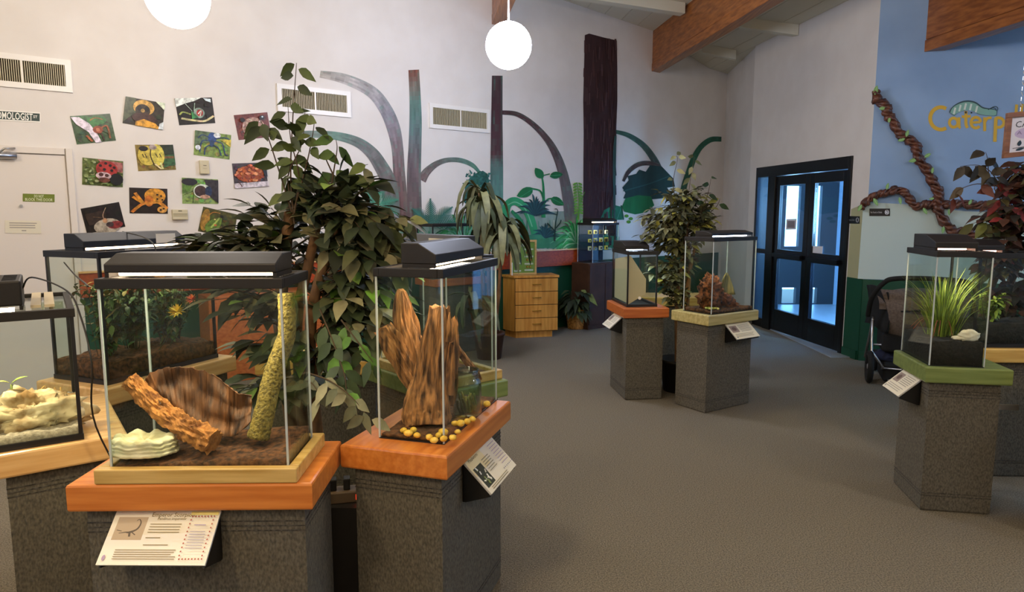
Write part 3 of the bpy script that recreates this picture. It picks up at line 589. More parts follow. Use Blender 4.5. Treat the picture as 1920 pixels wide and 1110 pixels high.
def q10(A):
    A.poly([(0, .8), (1, .78), (1, 1), (0, 1)], '#e9d9d2'); rr = random.Random(10); A.ell(.48, .45, .42, .34, '#b9542c')
    for _ in range(46): a, r_ = rr.uniform(0, 6.3), rr.random() ** .5; x, y = .48 + .4 * r_ * math.cos(a), .46 + .34 * r_ * math.sin(a); A.ell(x, y, rr.uniform(.03, .08), rr.uniform(.03, .09), rr.choice(['#d97a44', '#8f3a22', '#e89a68', '#a3452a', '#c9622f']), 8, rr.uniform(0, 3))
    A.poly([(.85, .05), (.99, .05), (.99, .6), (.9, .5)], '#2b2c38'); A.stroke([(.1, .7), (.2, .95)], .03, '#5a2a20', 1)
def q11(A):
    A.poly([(.05, .25), (.6, .2), (.55, .7), (.1, .7)], '#3a2c20'); A.ell(.55, .85, .35, .3, '#b9a7a0'); A.stroke([(.52, .6), (.5, .4), (.62, .12)], .02, '#c7a890'); A.stroke([(.5, .5), (.25, .4)], .015, '#8a6a54', 1); A.ell(.75, .85, .2, .15, '#8a3430'); A.ell(.62, .8, .1, .1, '#4a3a3c'); A.ell(.52, .62, .06, .1, '#c9986a')
def q12(A):
    A.ell(.12, .5, .12, .45, '#a98a34'); A.stroke([(.1, .5), (.28, .15), (.5, .12)], .03, '#c98a30'); A.leafshape(.2, .95, .75, .22, R(-62), '#6f8f34'); A.stroke([(.32, .75), (.42, .5), (.5, .3)], .05, '#a8bd5c'); A.ell(.42, .62, .04, .04, '#c0653a'); A.ell(.38, .4, .03, .03, '#d9d07a'); A.ell(.55, .22, .05, .05, '#2c2410')
for px, base, q, what in (
    (((131, 218), (206, 213), (217.5, 263.5), (144, 271)), '#47603e', q1, 'green grasshopper face crossed by a white glare stripe'),
    (((235.6, 181), (309, 193.7), (304.7, 243.8), (229.7, 231)), '#3c3427', q2, 'yellow haired bee face'),
    (((327, 184.7), (397, 182.8), (403.6, 230.8), (336, 235)), '#211b17', q3, 'green insect with a round red eye'),
    (((438, 216), (501, 210.4), (509, 257), (447.4, 262.7)), '#7a3a32', q4, 'pale wrinkled insect face on maroon'),
    (((365.6, 244.3), (433.4, 253.2), (430, 299.3), (363, 290.3)), '#86a04a', q5, 'long legged blue insect on green'),
    (((252.7, 271.4), (323.7, 271.4), (330, 318.2), (259.2, 321)), '#8f7a3a', q6, 'yellow grasshopper head'),
    (((154.4, 295.2), (231, 302.5), (230.2, 351.3), (153.8, 346)), '#6b7a40', q7, 'red spotted ladybird'),
    (((242, 351.5), (313.6, 354), (314.7, 400.8), (243, 400)), '#2b1d12', q8, 'orange and yellow spiky insect'),
    (((340.7, 333), (408.4, 336.4), (409, 382.4), (341.8, 381.9)), '#8fa85e', q9, 'dragonfly head with a dark shiny eye'),
    (((434.7, 306.6), (497, 304.7), (503, 349.4), (440, 353.4)), '#4a3f44', q10, 'orange red crusty insect head'),
    (((150.9, 391.4), (223, 378.6), (235, 425), (163, 438)), '#221a16', q11, 'dark moth with feathery antennae, bottom left of the group'),
    (((381, 387.3), (445, 402.2), (438, 448), (371, 433.3)), '#57521f', q12, 'green leaf shaped insect, partly behind the ficus')):
    def qq(A, q=q, base=base, sd=len(what) * 7 + int(px[0][0])):
        rr = random.Random(sd); b0 = hx(base); jit = lambda c, k: tuple(min(1, max(0, v * rr.uniform(1 - k, 1 + k))) for v in c[:3]) + (1,)
        for _ in range(34): A.ell(rr.uniform(.1, .9), rr.uniform(.1, .9), rr.uniform(.03, .09), rr.uniform(.03, .09), jit(b0, .45), 8, rr.uniform(0, 3))
        k0 = len(A.M.f); q(A); cs = [c for c in A.M.c[k0:]]; n_ = len(A.M.f)
        A.M.c = A.M.c[:k0] + [jit(c, .12) for c in cs]
    o = plaque('insect_photo', BW, px, 'tilted colour photo of a ' + what, 'photo', base, qq, inn=.003, thick=.002, mt=M_PHOTO); o['group'] = 'insect photos taped to the white wall'
# ================================================================== caterpillar wall
lt = thing('caterpillar_lettering', 'yellow hand painted word Caterpillar high on the blue wall', 'lettering', RW.at(.9, 0, 0))
YC = '#e0b43c'; K2 = [.003]
def lp(name, fn, label=None, par=None):
    A = wallart(RW, K2[0]); A.step = .0002; fn(A); K2[0] += .0004; fixp(A.M, name, M_ATTR, par or lt, label=label)
def ring(cx, cy, rx, ry, a0, a1, n=14): return [(cx + rx * math.cos(R(a0 + (a1 - a0) * i / n)), cy + ry * math.sin(R(a0 + (a1 - a0) * i / n))) for i in range(n + 1)]
lp('letter_c', lambda A: A.stroke(ring(1764, 222, 20, 21, -60, -300), 7, YC, 2))
lp('letter_a', lambda A: (A.stroke(ring(1788, 230, 8, 8.5, 0, 360), 5.5, YC, 2), A.stroke([(1798, 220), (1798, 238), (1801, 240)], 5.5, YC, 1)))
lp('letter_t', lambda A: (A.stroke([(1811, 208), (1811, 232), (1814, 240)], 5.5, YC), A.stroke([(1803, 219), (1820, 218)], 5, YC, 1)))
lp('letter_e', lambda A: (A.stroke([(1822, 230), (1838, 229)], 4.5, YC, 1), A.stroke(ring(1829.5, 230, 9, 10, -5, -320), 5.5, YC, 2)))
lp('letter_r', lambda A: (A.stroke([(1846, 220), (1846, 246)], 5.5, YC, 1), A.stroke([(1846, 230), (1851, 222), (1859, 221)], 5, YC)))
lp('letter_p', lambda A: (A.stroke([(1867, 222), (1865, 266)], 6.5, YC, 1), A.stroke(ring(1872, 230, 10, 9, -130, 130), 5.5, YC, 2)))
lp('letter_i', lambda A: A.stroke([(1893, 218), (1892, 242)], 5.5, YC, 1))
lp('letter_l', lambda A: A.stroke([(1906, 196), (1902, 240)], 5.5, YC, 1))
lp('letter_l', lambda A: A.stroke([(1916, 195), (1912, 240)], 5.5, YC, 1))
lp('letter_a', lambda A: (A.stroke(ring(1931, 230, 8, 9, 0, 360), 5.5, YC, 2), A.stroke([(1941, 218), (1941, 240)], 5.5, YC, 1)))
lp('letter_r', lambda A: (A.stroke([(1954, 219), (1954, 243)], 5.5, YC, 1), A.stroke([(1954, 229), (1959, 220), (1967, 219)], 5, YC)))
ct = thing('painted_caterpillar', 'pale green striped caterpillar painted arching over the yellow letters', 'painting', RW.at(1.0, 0, 0))
def cat_(A):
    A.stroke([(1784, 214), (1792, 205), (1808, 198), (1824, 199), (1840, 208), (1862, 211), (1869, 212)], [12, 16, 18, 18, 15, 13, 9], '#2e4f58'); A.stroke([(1785, 214), (1792, 206), (1808, 199.5), (1824, 200.5), (1840, 209), (1862, 211.5), (1868, 212)], [9, 14, 15, 15, 12, 11, 7], '#86b7ab')
    for x, y in ((1790, 208), (1800, 203), (1810, 200), (1820, 201), (1831, 205)): A.stroke([(x - 2, y + 6), (x + 1, y - 6)], 3.5, '#dfeae4', 1)
lp('body', cat_, par=ct)
lp('antenna', lambda A: (A.stroke([(1852, 206), (1862, 202), (1868, 206)], 1.4, '#26414a'), A.stroke([(1852, 206), (1864, 200), (1870, 202), (1870, 207)], 1.4, '#26414a')), par=ct)
lp('foot', lambda A: A.stroke([(1811, 209), (1810, 213)], 3, '#1c2c33', 1), par=ct); lp('foot', lambda A: A.stroke([(1821, 210), (1821, 213)], 3, '#1c2c33', 1), par=ct)
def nf(A):
    A.text('No Food or Drink', .05, .62, .34, '#d7dbe6', wmax=.56); A.stroke(ring(.85, .5, .08, .3, 0, 360), .05, '#d7dbe6', 1); A.poly([(.8, .36), (.88, .36), (.87, .66), (.81, .66)], '#d7dbe6'); A.stroke([(.78, .3), (.92, .72)], .04, '#d7dbe6', 1)
plaque('wall_sign', RW, ((1630, 391), (1668.5, 391), (1668.5, 405), (1630, 405)), 'small black sign reading No Food or Drink on the pale wall below the vine', 'sign', '#14161c', nf, inn=.008)
plaque('wall_sign', DW, ((1589, 405), (1613, 405.5), (1612.5, 419.5), (1589, 419)), 'small black sign beside the glass door frame', 'sign', '#15171b', lambda A: (A.text('No Food or Drink', .06, .62, .3, '#8f9296', wmax=.55), A.stroke(ring(.84, .5, .09, .3, 0, 360), .05, '#b9bcc4', 1)), inn=.008)
# twisted paper vines
M_VINE = mat('crumpled_brown_paper', '#3a2018', .35, noise_s=25, col2='#7a4a38', bump=1, thr=(.3, .7)); M_VLEAF = mat('paper_leaf', '#6f9c58', .5)
def vine(label, pts, r, leaves):
    base = [RW.at(*RW.px(x, y), .05) for x, y in pts]; e = thing('paper_vine', label, 'vine', base[len(base) // 2]); q = spline(base, 8)
    for s_ in range(3):
        pp = []; rd = []
        for i, p in enumerate(q):
            t = (q[min(i + 1, len(q) - 1)] - q[max(0, i - 1)]).normalized(); a = t.cross(RW.n).normalized(); ph = i * .55 + s_ * 2.1; pp.append(p + a * math.cos(ph) * r * .6 + RW.n * math.sin(ph) * r * .5); rd.append(r * (.6 + .25 * math.sin(i * .9 + s_)) * min(1, .45 + i * .12, .45 + (len(q) - i) * .12))
        m = M(); m.tube(pp, rd, 8, wob=.6); fixp(m, 'strand', M_VINE, e, True)
    for x, y, ang, L in leaves:
        A = Art(lambda a, b, o: RW.at(*RW.px(a, b), .09 + o)); A.leafshape(x, y, L, L * .28, R(ang), '#7fae66'); A.stroke([(x, y), (x + L * .8 * math.cos(R(ang)), y + L * .8 * math.sin(R(ang)))], 1, '#a9cf94', 1)
        fixp(A.M, 'vine_leaf', M_ATTR, e)
vine('brown paper vine hanging diagonally down the blue wall from its left edge', [(1640, 172), (1645, 188), (1656, 198), (1664, 214), (1672, 228), (1684, 250), (1703, 262), (1716, 278), (1722, 300), (1736, 322), (1750, 345), (1756, 362), (1758, 385), (1764, 410), (1784, 433), (1808, 434), (1828, 446)], .042,
     [(1638, 180, -75, 18), (1646, 206, -5, 14), (1664, 232, -80, 12), (1696, 258, -70, 14), (1694, 262, 165, 14), (1716, 300, 165, 16), (1730, 296, -30, 14), (1744, 326, -80, 12), (1748, 372, 170, 10), (1766, 424, 100, 14)])
vine('brown paper vine running level across the blue wall above the small black sign', [(1614, 392), (1622, 378), (1640, 368), (1660, 361), (1685, 357), (1702, 370), (1716, 387), (1735, 384), (1755, 381), (1775, 385), (1800, 381), (1830, 386), (1862, 384), (1895, 390)], .036,
     [(1614, 384, 120, 14), (1660, 356, -75, 13), (1636, 372, 60, 16), (1684, 370, 80, 14), (1728, 390, 60, 14), (1776, 392, 90, 12), (1812, 384, -60, 12)])
# ================================================================== pedestals
def frame_T(C, a): return (Vector(C).to_3d() if len(C) == 2 else Vector(C)), R(90 - a)
def pedestal(C, a, la, lb, wood, label, top=.795, th=.085, seam=None, dark=None, inset=.035):
    e = thing('display_pedestal', label, 'pedestal', (C[0], C[1], 0), R(90 - a), 'carpet covered display pedestals')
    m = M(); m.prism([(0, 0), (la, 0), (la, lb), (0, lb)], top - th, top, b=.008); m.build('slab_top', wood, e, False)
    if seam: m = M(); m.box(seam - .002, seam + .002, -.0012, 0, top - th + .008, top - .008); m.build('seam', M_SEALK, e)
    m = M(); i = inset; m.prism([(i, i), (la - i, i), (la - i, lb - i), (i, lb - i)], 0, top - th, b=.012)
    m.build('carpeted_base', M_CARPET, e)
    for z in (.66, .645, .63, .085, .1): 
        zz = z * 1.0; m = M(); m.prism([(i - .0015, i - .0015), (la - i + .0015, i - .0015), (la - i + .0015, lb - i + .0015), (i - .0015, lb - i + .0015)], zz, zz + .004)
        m.build('rib_line', mat('base_carpet_rib', '#57534e', .95, noise_s=90, col2='#25231f'), e)
    return e
def loc2w(C, a, x, y, z=0):
    p = Vector((C[0], C[1], 0)) + dr(a) * x + dr(a - 90) * y; p.z = z; return p
def bl(p, a, d): return (Vector((p[0], p[1], 0)) - dr(a) * d)
P1 = ((-1.321, 1.934), 88.8); P3 = ((-.215, 2.172), 17.4); P5 = ((1.524, 5.227), 57); P4 = ((.931, 5.62), 83); PG = ((2.155, 3.478), 100)
_c = bl((-1.399, 2.406), 53.6, .40); PL_ = ((_c.x, _c.y), 53.6); PB = ((-1.85, 3.02), 22); PCc = ((-.292, 2.982), 49); PD = ((-1.40, 3.64), 90)
pedestal(*P1, .725, .385, M_ORANGE, 'orange topped pedestal in front, under the widest terrarium with the scorpion sign')
pedestal(*P3, .70, .40, M_ORANGE, 'orange topped pedestal in front, under the terrarium with the driftwood stump')
pedestal(*PL_, .40, .70, M_NAT, 'pale pine topped pedestal cut by the left edge of the photo')
pedestal(*PB, .80, .46, M_NAT, 'pine topped pedestal behind the widest terrarium, by the white door')
pedestal(*PCc, .36, .72, M_OLIVE, 'green topped pedestal behind the driftwood terrarium')
pedestal(*PD, .68, .38, M_YEL, 'yellow topped pedestal behind the trunks of the big ficus')
pedestal(*P4, .39, .55, M_RED, 'terracotta topped pedestal of the middle pair, left one')
pedestal(*P5, .60, .39, M_PALE, 'pale yellow topped pedestal of the middle pair, right one')
pedestal(*PG, .41, .45, M_OLIVE, 'green topped pedestal on the right under the grass terrarium')
pedestal((2.70, 3.95), 92, .74, .38, M_YEL, 'yellow topped pedestal behind the green topped one at the right edge', seam=.37)
pedestal((2.56, 3.22), 130, .5, .40, M_YEL, 'yellow topped pedestal nearest the right edge, mostly cut off')
pedestal((1.22, 6.36), 90, .66, .38, M_YEL, 'yellow topped pedestal behind the small ficus of the middle pair')
pe = BW.at(BW.px(800, 500)[0], 0); PE = ((pe.x + BW.n.x * .62 - .28 * BW.d.x, pe.y + BW.n.y * .62 - .28 * BW.d.y), 51.4)
pedestal(*PE, .7, .42, M_RED, 'terracotta topped pedestal close to the back wall behind the driftwood terrarium', top=.86)
# ================================================================== tanks
def tank(label, C, a, la, lb, h, z0=.795, black=False, seal=None, trim=None, rim=None, back=None, lidless=False):
    e = thing('terrarium', label, 'terrarium', (C[0], C[1], z0), R(90 - a), 'glass terrariums on pedestals')
    g = .005; hb = h - .012
    for nm, x0, x1, y0, y1 in (('f', g, la - g, 0, g), ('b', g, la - g, lb - g, lb), ('l', 0, g, 0, lb), ('r', la - g, la, 0, lb)):
        m = M(); m.box(x0, x1, y0, y1, .004, hb); m.build('glass_panel', M_GLASS, e)
    m = M(); m.box(0, la, 0, lb, 0, .004); m.build('bottom_pane', M_SEALK, e)
    r = .011 if black else .0045
    m = M()
    for x, y in ((0, 0), (la, 0), (0, lb), (la, lb)):
        x0 = x - .0012 if x == 0 else x - r; y0 = y - .0012 if y == 0 else y - r; m = M(); m.box(x0, x0 + r + .0012, y0, y0 + r + .0012, .004, hb); m.build('corner_seal', M_SEALK if black else M_SEAL, e)
    rm = rim or M_BLACK
    def ringbox(m, o, i, z0_, z1_):
        m.box(-o, la + o, -o, i, z0_, z1_); m.box(-o, la + o, lb - i, lb + o, z0_, z1_); m.box(-o, i, i, lb - i, z0_, z1_); m.box(la - i, la + o, i, lb - i, z0_, z1_)
    m = M(); ringbox(m, .006, .016, h - .03, h); smooth_by_bevel(m.build('rim', rm, e), .002)
    if black: m = M(); ringbox(m, .004, .012, 0, .022); m.build('base_frame', M_SEALK, e)
    if not lidless:
        m = M(); m.box(.016, la - .016, .016, lb - .016, h - .012, h - .008); m.build('glass_lid', M_GLASS, e)
    if trim:
        m = M(); w = .034; zz = .045
        for x0, x1, y0, y1 in ((-w, la + w, -w, -.002), (-w, la + w, lb + .002, lb + w), (-w, -.002, -.002, lb + .002), (la + .002, la + w, -.002, lb + .002)): m.box(x0, x1, y0, y1, 0, zz)
        smooth_by_bevel(m.build('wooden_plinth', trim, e), .004)
    return e
def hood(label, C, a, x0, x1, y0, y1, z, h=.068, mt=None, tube=None, flip=False, lab=False, lbk=False, power=0, tcol=WARM, slope=.45):
    mt = mt or M_HOOD; o = loc2w(C, a, x0, y0, z); e = thing('light_hood', label, 'aquarium light', o, R(90 - a), 'aquarium light hoods')
    L, w = x1 - x0, y1 - y0; pr = [(0, .014), (0, .014 + h * .38), (w * slope, h), (w, h), (w, .014)]
    if flip: pr = [(w - y, z_) for y, z_ in pr][::-1]
    m = M(); n = len(pr); m.add([(0, y, z_) for y, z_ in pr] + [(L, y, z_) for y, z_ in pr], [tuple(range(n)), tuple(range(n, 2 * n))[::-1]] + [(i, n + i, n + (i + 1) % n, (i + 1) % n) for i in range(n)])
    smooth_by_bevel(m.build('housing', mt, e), .003)
    m = M(); m.tube([(.02, w * .3, .008), (L - .02, w * .3, .008)], .0068, 10); m.tube([(.02, w * .72, .008), (L - .02, w * .72, .008)], .0068, 10); m.build('fluorescent_tube', tube or M_TUBE, e, True)
    for x in (0, L - .012): m = M(); m.box(x, x + .012, .004, w - .004, 0, .014); m.build('foot', mt, e)
    if lab:
        m = M(); yb = w + .0006 if lbk else -.0006; sx = L * .68
        m.add([(sx, yb, .02), (sx + .12, yb, .02), (sx + .12, yb, h - .012), (sx, yb, h - .012)], [(0, 1, 2, 3)]); m.build('rating_label', M_WHITE, e)
    if power:
        l = bpy.data.lights.new('tube_light', 'AREA'); l.shape = 'RECTANGLE'; l.size = L - .04; l.size_y = .05; l.energy = power; l.color = tcol
        lo = bpy.data.objects.new('tube_light', l); COL.objects.link(lo); lo.parent = e; lo.location = (L / 2, w / 2, -.0005)
    return e
Z = .795
T1C = (-1.205, 1.972); T1 = (T1C, 88.8); ZT = Z + .61
tank('widest glass terrarium in front holding cork bark and a pale rock dish', *T1, .53, .265, .61, trim=M_STRIP)
hood('long brown black light hood on top of the widest front terrarium', *T1, .004, .508, .03, .19, ZT, power=5)
T3 = ((-.235, 2.285), 16.8)
tank('tall glass terrarium in front holding the driftwood stump and glass jar', *T3, .585, .25, .61)
hood('dark light hood on the driftwood terrarium, running away from the camera', *T3, .03, .53, .035, .165, ZT, h=.085, power=4, slope=.5)
c = bl((-1.525, 2.345), 55.6, .30); TL = ((c.x, c.y), 55.6)
tank('black framed terrarium with sand and a rock at the left edge', *TL, .30, .60, .47, black=True)
TBk = ((-1.88, 3.10), 22)
tank('black framed planted terrarium behind the widest one, near the white door', *TBk, .66, .36, .62, black=True, rim=M_BLUEBLK)
hood('navy black light hood with a white rating label, below the dark moth photo', *TBk, .02, .60, .12, .25, Z + .62, mt=M_BLUEBLK, lab=True, power=4, h=.08)
c = loc2w(PCc[0], PCc[1], .045, .06); TCn = ((c.x, c.y), 49)
tank('glass terrarium on the green topped pedestal behind the driftwood one', *TCn, .27, .59, .60, trim=M_STRIP)
hood('brown black light hood with a cream label right behind the front driftwood hood', *((loc2w(*TCn, 0, .59).x, loc2w(*TCn, 0, .59).y), 139), .03, .55, .05, .2, Z + .60, h=.09, lab=True, power=2)
T4 = ((.968, 5.70), 83)
tank('black framed terrarium with slanted white boards on the terracotta topped pedestal', *T4, .26, .47, .47, black=True)
hood('small dark hood with cold white tube on the terracotta topped pedestal', *T4, -.01, .20, .05, .42, Z + .47, h=.075, tube=M_TUBEC, power=3, tcol=COOL, slope=.3)
T5 = ((1.553, 5.262), 57)
tank('clear glass terrarium with brown fibre on the pale yellow topped pedestal', *T5, .51, .29, .60)
hood('low dark hood with a bright tube on the pale yellow topped pedestal', *T5, .01, .50, .03, .2, Z + .60, h=.05, tube=M_TUBEC, power=2.5)
TG = ((2.185, 3.505), 101)
tank('clear glass terrarium with grass and black soil on the right', *TG, .26, .40, .60)
gl = loc2w(*TG, 0, 0)
hood('grey black wedge shaped hood on the grass terrarium', *TG, .0, .20, .03, .33, Z + .60, h=.08, tube=M_TUBEP, power=2.5, slope=.45)
TH = ((2.74, 3.99), 92)
tank('glass terrarium behind the red leaved ficus at the right edge', *TH, .62, .28, .56, black=True)
hood('small black hood with a pinkish tube, right of the grass terrarium hood', *TH, -.01, .17, .05, .22, Z + .56, h=.075, tube=M_TUBEP, power=1.2)
c = loc2w(*PE, .0, .03); TE = ((c.x, c.y), 51.4)
tank('empty black framed tank against the painted branches, left of the drooping plant', *TE, .62, .33, .60, z0=.86, black=True, lidless=True)
# long side panels inside some tanks
def inner(name, label, cat, m, mt, smooth=False, group=None): 
    o = m.build(name, mt, None, smooth); c = sum((Vector(v) for v in m.v), Vector()) / len(m.v); zmin = min(v[2] for v in m.v)
    off = Vector((c.x, c.y, zmin)); 
    for v in o.data.vertices: v.co -= off
    o.location = off; return tag(o, label, cat, group)
def soil(C, a, la, lb, z0, h, mt, label, amp=.012, tilt=(0, 0), seed=0, name='soil_bed'):
    m = M(); nx, ny = 36, 20; vs = []
    for j in range(ny + 1):
        for i in range(nx + 1):
            x, y = .007 + (la - .014) * i / nx, .007 + (lb - .014) * j / ny; z = z0 + h + tilt[0] * (x / la - .5) + tilt[1] * (y / lb - .5) + amp * noise.noise(Vector((x * 14, y * 14, seed))) + amp * .4 * noise.noise(Vector((x * 60, y * 60, seed))); vs.append(loc2w(C, a, x, y, z))
    fs = [(j * (nx + 1) + i, j * (nx + 1) + i + 1, (j + 1) * (nx + 1) + i + 1, (j + 1) * (nx + 1) + i) for j in range(ny) for i in range(nx)]
    n0 = len(vs); edge = [i for i in range(nx + 1)] + [j * (nx + 1) + nx for j in range(1, ny + 1)] + [ny * (nx + 1) + i for i in range(nx - 1, -1, -1)] + [j * (nx + 1) for j in range(ny - 1, 0, -1)]
    vs += [Vector((vs[k].x, vs[k].y, z0 + .005)) for k in edge]; k = len(edge)
    fs += [(edge[i], n0 + i, n0 + (i + 1) % k, edge[(i + 1) % k]) for i in range(k)]; fs.append(tuple(range(n0, n0 + k))[::-1])
    m.add(vs, fs); return tag(m.build(name, mt, None, True), label, 'soil', kind='stuff')
soil(*T1, .53, .265, Z, .062, M_SOIL, 'brown coconut soil in the widest front terrarium', .008, (.02, .02), 1)
soil(*T3, .585, .25, Z, .016, M_SOIL, 'thin brown soil under the driftwood stump', .004, seed=2)
soil(*TL, .30, .60, Z, .045, M_SAND, 'grey sand in the left edge terrarium', .012, seed=3, name='sand_bed')
soil(*TG, .26, .40, Z, .13, M_BLKSOIL, 'black soil under the grass in the right terrarium', .01, seed=4)
soil(*TBk, .66, .36, Z, .10, M_SOIL, 'dark soil in the planted terrarium near the white door', .02, seed=5)
soil(*T5, .51, .29, Z, .03, M_SOIL, 'dark soil below the brown fibre in the middle terrarium', .01, seed=6)
soil(*TH, .62, .28, Z, .14, M_BLKSOIL, 'black soil in the right edge terrarium', .02, seed=7)
soil(*TCn, .27, .59, Z, .03, M_SOIL, 'dark soil in the terrarium on the green topped pedestal', .01, seed=8)
# ---- widest terrarium contents
M_CORK = mat('cork_bark', '#5e3314', .9, noise_s=28, col2='#c98a48', bump=1, thr=(.3, .68), detail=8)
def grainy(m, q, rads, n, A=.3, fr=26, seed=0, flat=1, lens=None, ridge=0, cell=(1, 1)):
    """gnarled limb round the curve q; ridges run along it, lens gives each column its own length"""
    L = len(q); rows = []; pu = Vector((1, 0, 0)); fr_ = []
    for i in range(L):
        t = (q[min(i + 1, L - 1)] - q[max(0, i - 1)]).normalized(); pu = (pu - t * pu.dot(t)).normalized(); fr_.append((pu.copy(), t.cross(pu)))
    def rad(f): f *= len(rads) - 1; k = min(int(f), len(rads) - 2); return rads[k] * (1 - f + k) + rads[k + 1] * (f - k)
    vs = []
    for i in range(L):
        for j in range(n):
            f = i / (L - 1); ff = f * (lens[j] if lens else 1); x = ff * (L - 1); k = min(int(x), L - 2); p = q[k].lerp(q[k + 1], x - k); u, w = fr_[k]; a = 2 * math.pi * j / n
            c_, s_ = math.cos(a), math.sin(a); N_ = Vector((c_ * cell[0], s_ * cell[0], f * L * cell[1])) 
            g = 1 + A * noise.noise(N_ * 1.0 + Vector((seed, 0, 0))) + A * .6 * noise.noise(N_ * 2.7 + Vector((seed, 5, 0)))
            if ridge: g += ridge * (abs(noise.noise(Vector((c_ * 5, s_ * 5, f * 2.2 + seed)))) * 2 - .5) + ridge * .6 * noise.noise(Vector((c_ * 14, s_ * 14, f * 3 + seed)))
            vs.append(p + (u * c_ + w * s_ * flat) * rad(ff) * g)
    m.add(vs, [(i * n + j, i * n + (j + 1) % n, (i + 1) * n + (j + 1) % n, (i + 1) * n + j) for i in range(L - 1) for j in range(n)] + [tuple(range(n))[::-1], tuple(range((L - 1) * n, L * n))])
    return vs
m = M(); q = spline([PY(243, 712, 2.12), PY(296, 765, 2.10), PY(352, 803, 2.06), PY(402, 829, 2.03)], 26)
vs = grainy(m, q, [.026, .030, .034, .036], 44, .34, cell=(3.2, .16), seed=3, flat=.85)
k = len(q) - 1; ax = (q[-1] - q[-2]).normalized(); e1 = vs[k * 44:(k + 1) * 44]; inn = [q[-1] + (v - q[-1]) * .62 + ax * .002 for v in e1]; dp = [q[-1] + (v - q[-1]) * .5 - ax * .0 for v in inn]
inner('cork_bark', 'rough orange brown cork bark tube leaning in the widest terrarium', 'bark', m, M_CORK, False)
# curved palm sheath
M_SHEATH = mat('dry_palm_sheath', '#24130a', .65, noise_s=17, col2='#855731', bump=.8, stretch=(2.2, 1, .6), thr=(.3, .74), detail=12)
top = [(272, 716), (283, 698), (310, 690), (340, 689), (372, 693), (400, 703), (425, 722), (445, 737), (472, 741)]; bot = [(300, 752), (312, 770), (330, 788), (350, 800), (375, 810), (400, 815), (425, 818), (443, 815), (470, 790)]
m = M(); nx, ny = 90, 30; ts = spline([(x, y, 0) for x, y in top], 6); bs = spline([(x, y, 0) for x, y in bot], 6); vs = []
for i in range(nx + 1):
    a_ = ts[int(i / nx * (len(ts) - 1))]; b_ = bs[int(i / nx * (len(bs) - 1))]
    for j in range(ny + 1):
        f = j / ny; p = a_.lerp(b_, f); Y = 2.16 - .05 * f + .012 * math.sin(math.pi * f) - .02 * abs(2 * i / nx - 1.1) + (.03 * (i / nx - .8) if i / nx > .8 else 0) + .006 * noise.noise(Vector((i * .25, j * .06, 0))) + .022 * noise.noise(Vector((i * .055, j * .1, 3))) + .007 * noise.noise(Vector((i * .45, j * .03, 8)))
        vs.append(PY(p.x, p.y + (1 - f) * 5 * noise.noise(Vector((i * .23, 1, 1))), Y))
fs = [(i * (ny + 1) + j, i * (ny + 1) + j + 1, (i + 1) * (ny + 1) + j + 1, (i + 1) * (ny + 1) + j) for i in range(nx) for j in range(ny)]
m.add(vs, fs); o = inner('palm_sheath', 'curved brown dried palm sheath standing behind the cork bark', 'dried bark', m, M_SHEATH, False); sm = o.modifiers.new('solid', 'SOLIDIFY'); sm.thickness = .005
# rock dish
m = M(); c = P(268, 846, .868); c.y += .01; n = 60; lev = [(-.002, 1.0), (.004, 1.05), (.008, 1.02), (.011, .97), (.015, 1.01), (.019, .99), (.022, .94), (.026, .99), (.030, .97), (.033, .91), (.037, .95), (.042, .93), (.047, .86), (.048, .76), (.043, .68), (.038, .60), (.032, .3), (.031, .02)]
vs = []
for z_, k in lev:
    for j in range(n):
        a = 2 * math.pi * j / n; w_ = 1 + .12 * noise.noise(Vector((math.cos(a) * 2, math.sin(a) * 2, 1))) + .09 * noise.noise(Vector((math.cos(a) * 7, math.sin(a) * 7, z_ * 60))) ; zz = z_ * (1 + .25 * noise.noise(Vector((math.cos(a) * 3, math.sin(a) * 3, 9))))
        vs.append((c.x + .099 * k * w_ * math.cos(a), c.y + .062 * k * w_ * math.sin(a), c.z - .004 + zz))
m.add(vs, [(i * n + j, i * n + (j + 1) % n, (i + 1) * n + (j + 1) % n, (i + 1) * n + j) for i in range(len(lev) - 1) for j in range(n)] + [tuple(range((len(lev) - 1) * n, len(lev) * n))])
inner('rock_dish', 'pale green white ribbed rock water dish on the brown soil', 'dish', m, mat('pale_resin_rock', '#b9b48a', .6, noise_s=14, col2='#e3dfbd', bump=.5, stretch=(1, 1, 4)), True)
# cholla / corn like yellow column
M_CORN = mat('yellow_netted_stem', '#453a12', .7, noise_s=110, col2='#94823a', bump=.8, thr=(.3, .6))
m = M(); m.tube(spline([PY(484, 822, 2.10), PY(494, 780, 2.115), PY(504, 735, 2.135), PY(520, 680, 2.16), PY(537, 630, 2.175), PY(538, 585, 2.18), PY(536, 550, 2.18)], 7), [.034 - .0002 * i for i in range(43)], 16, wob=.12)
inner('cactus_skeleton', 'yellow netted cactus stem standing in the right corner of the widest terrarium', 'cactus stem', m, M_CORN, True)
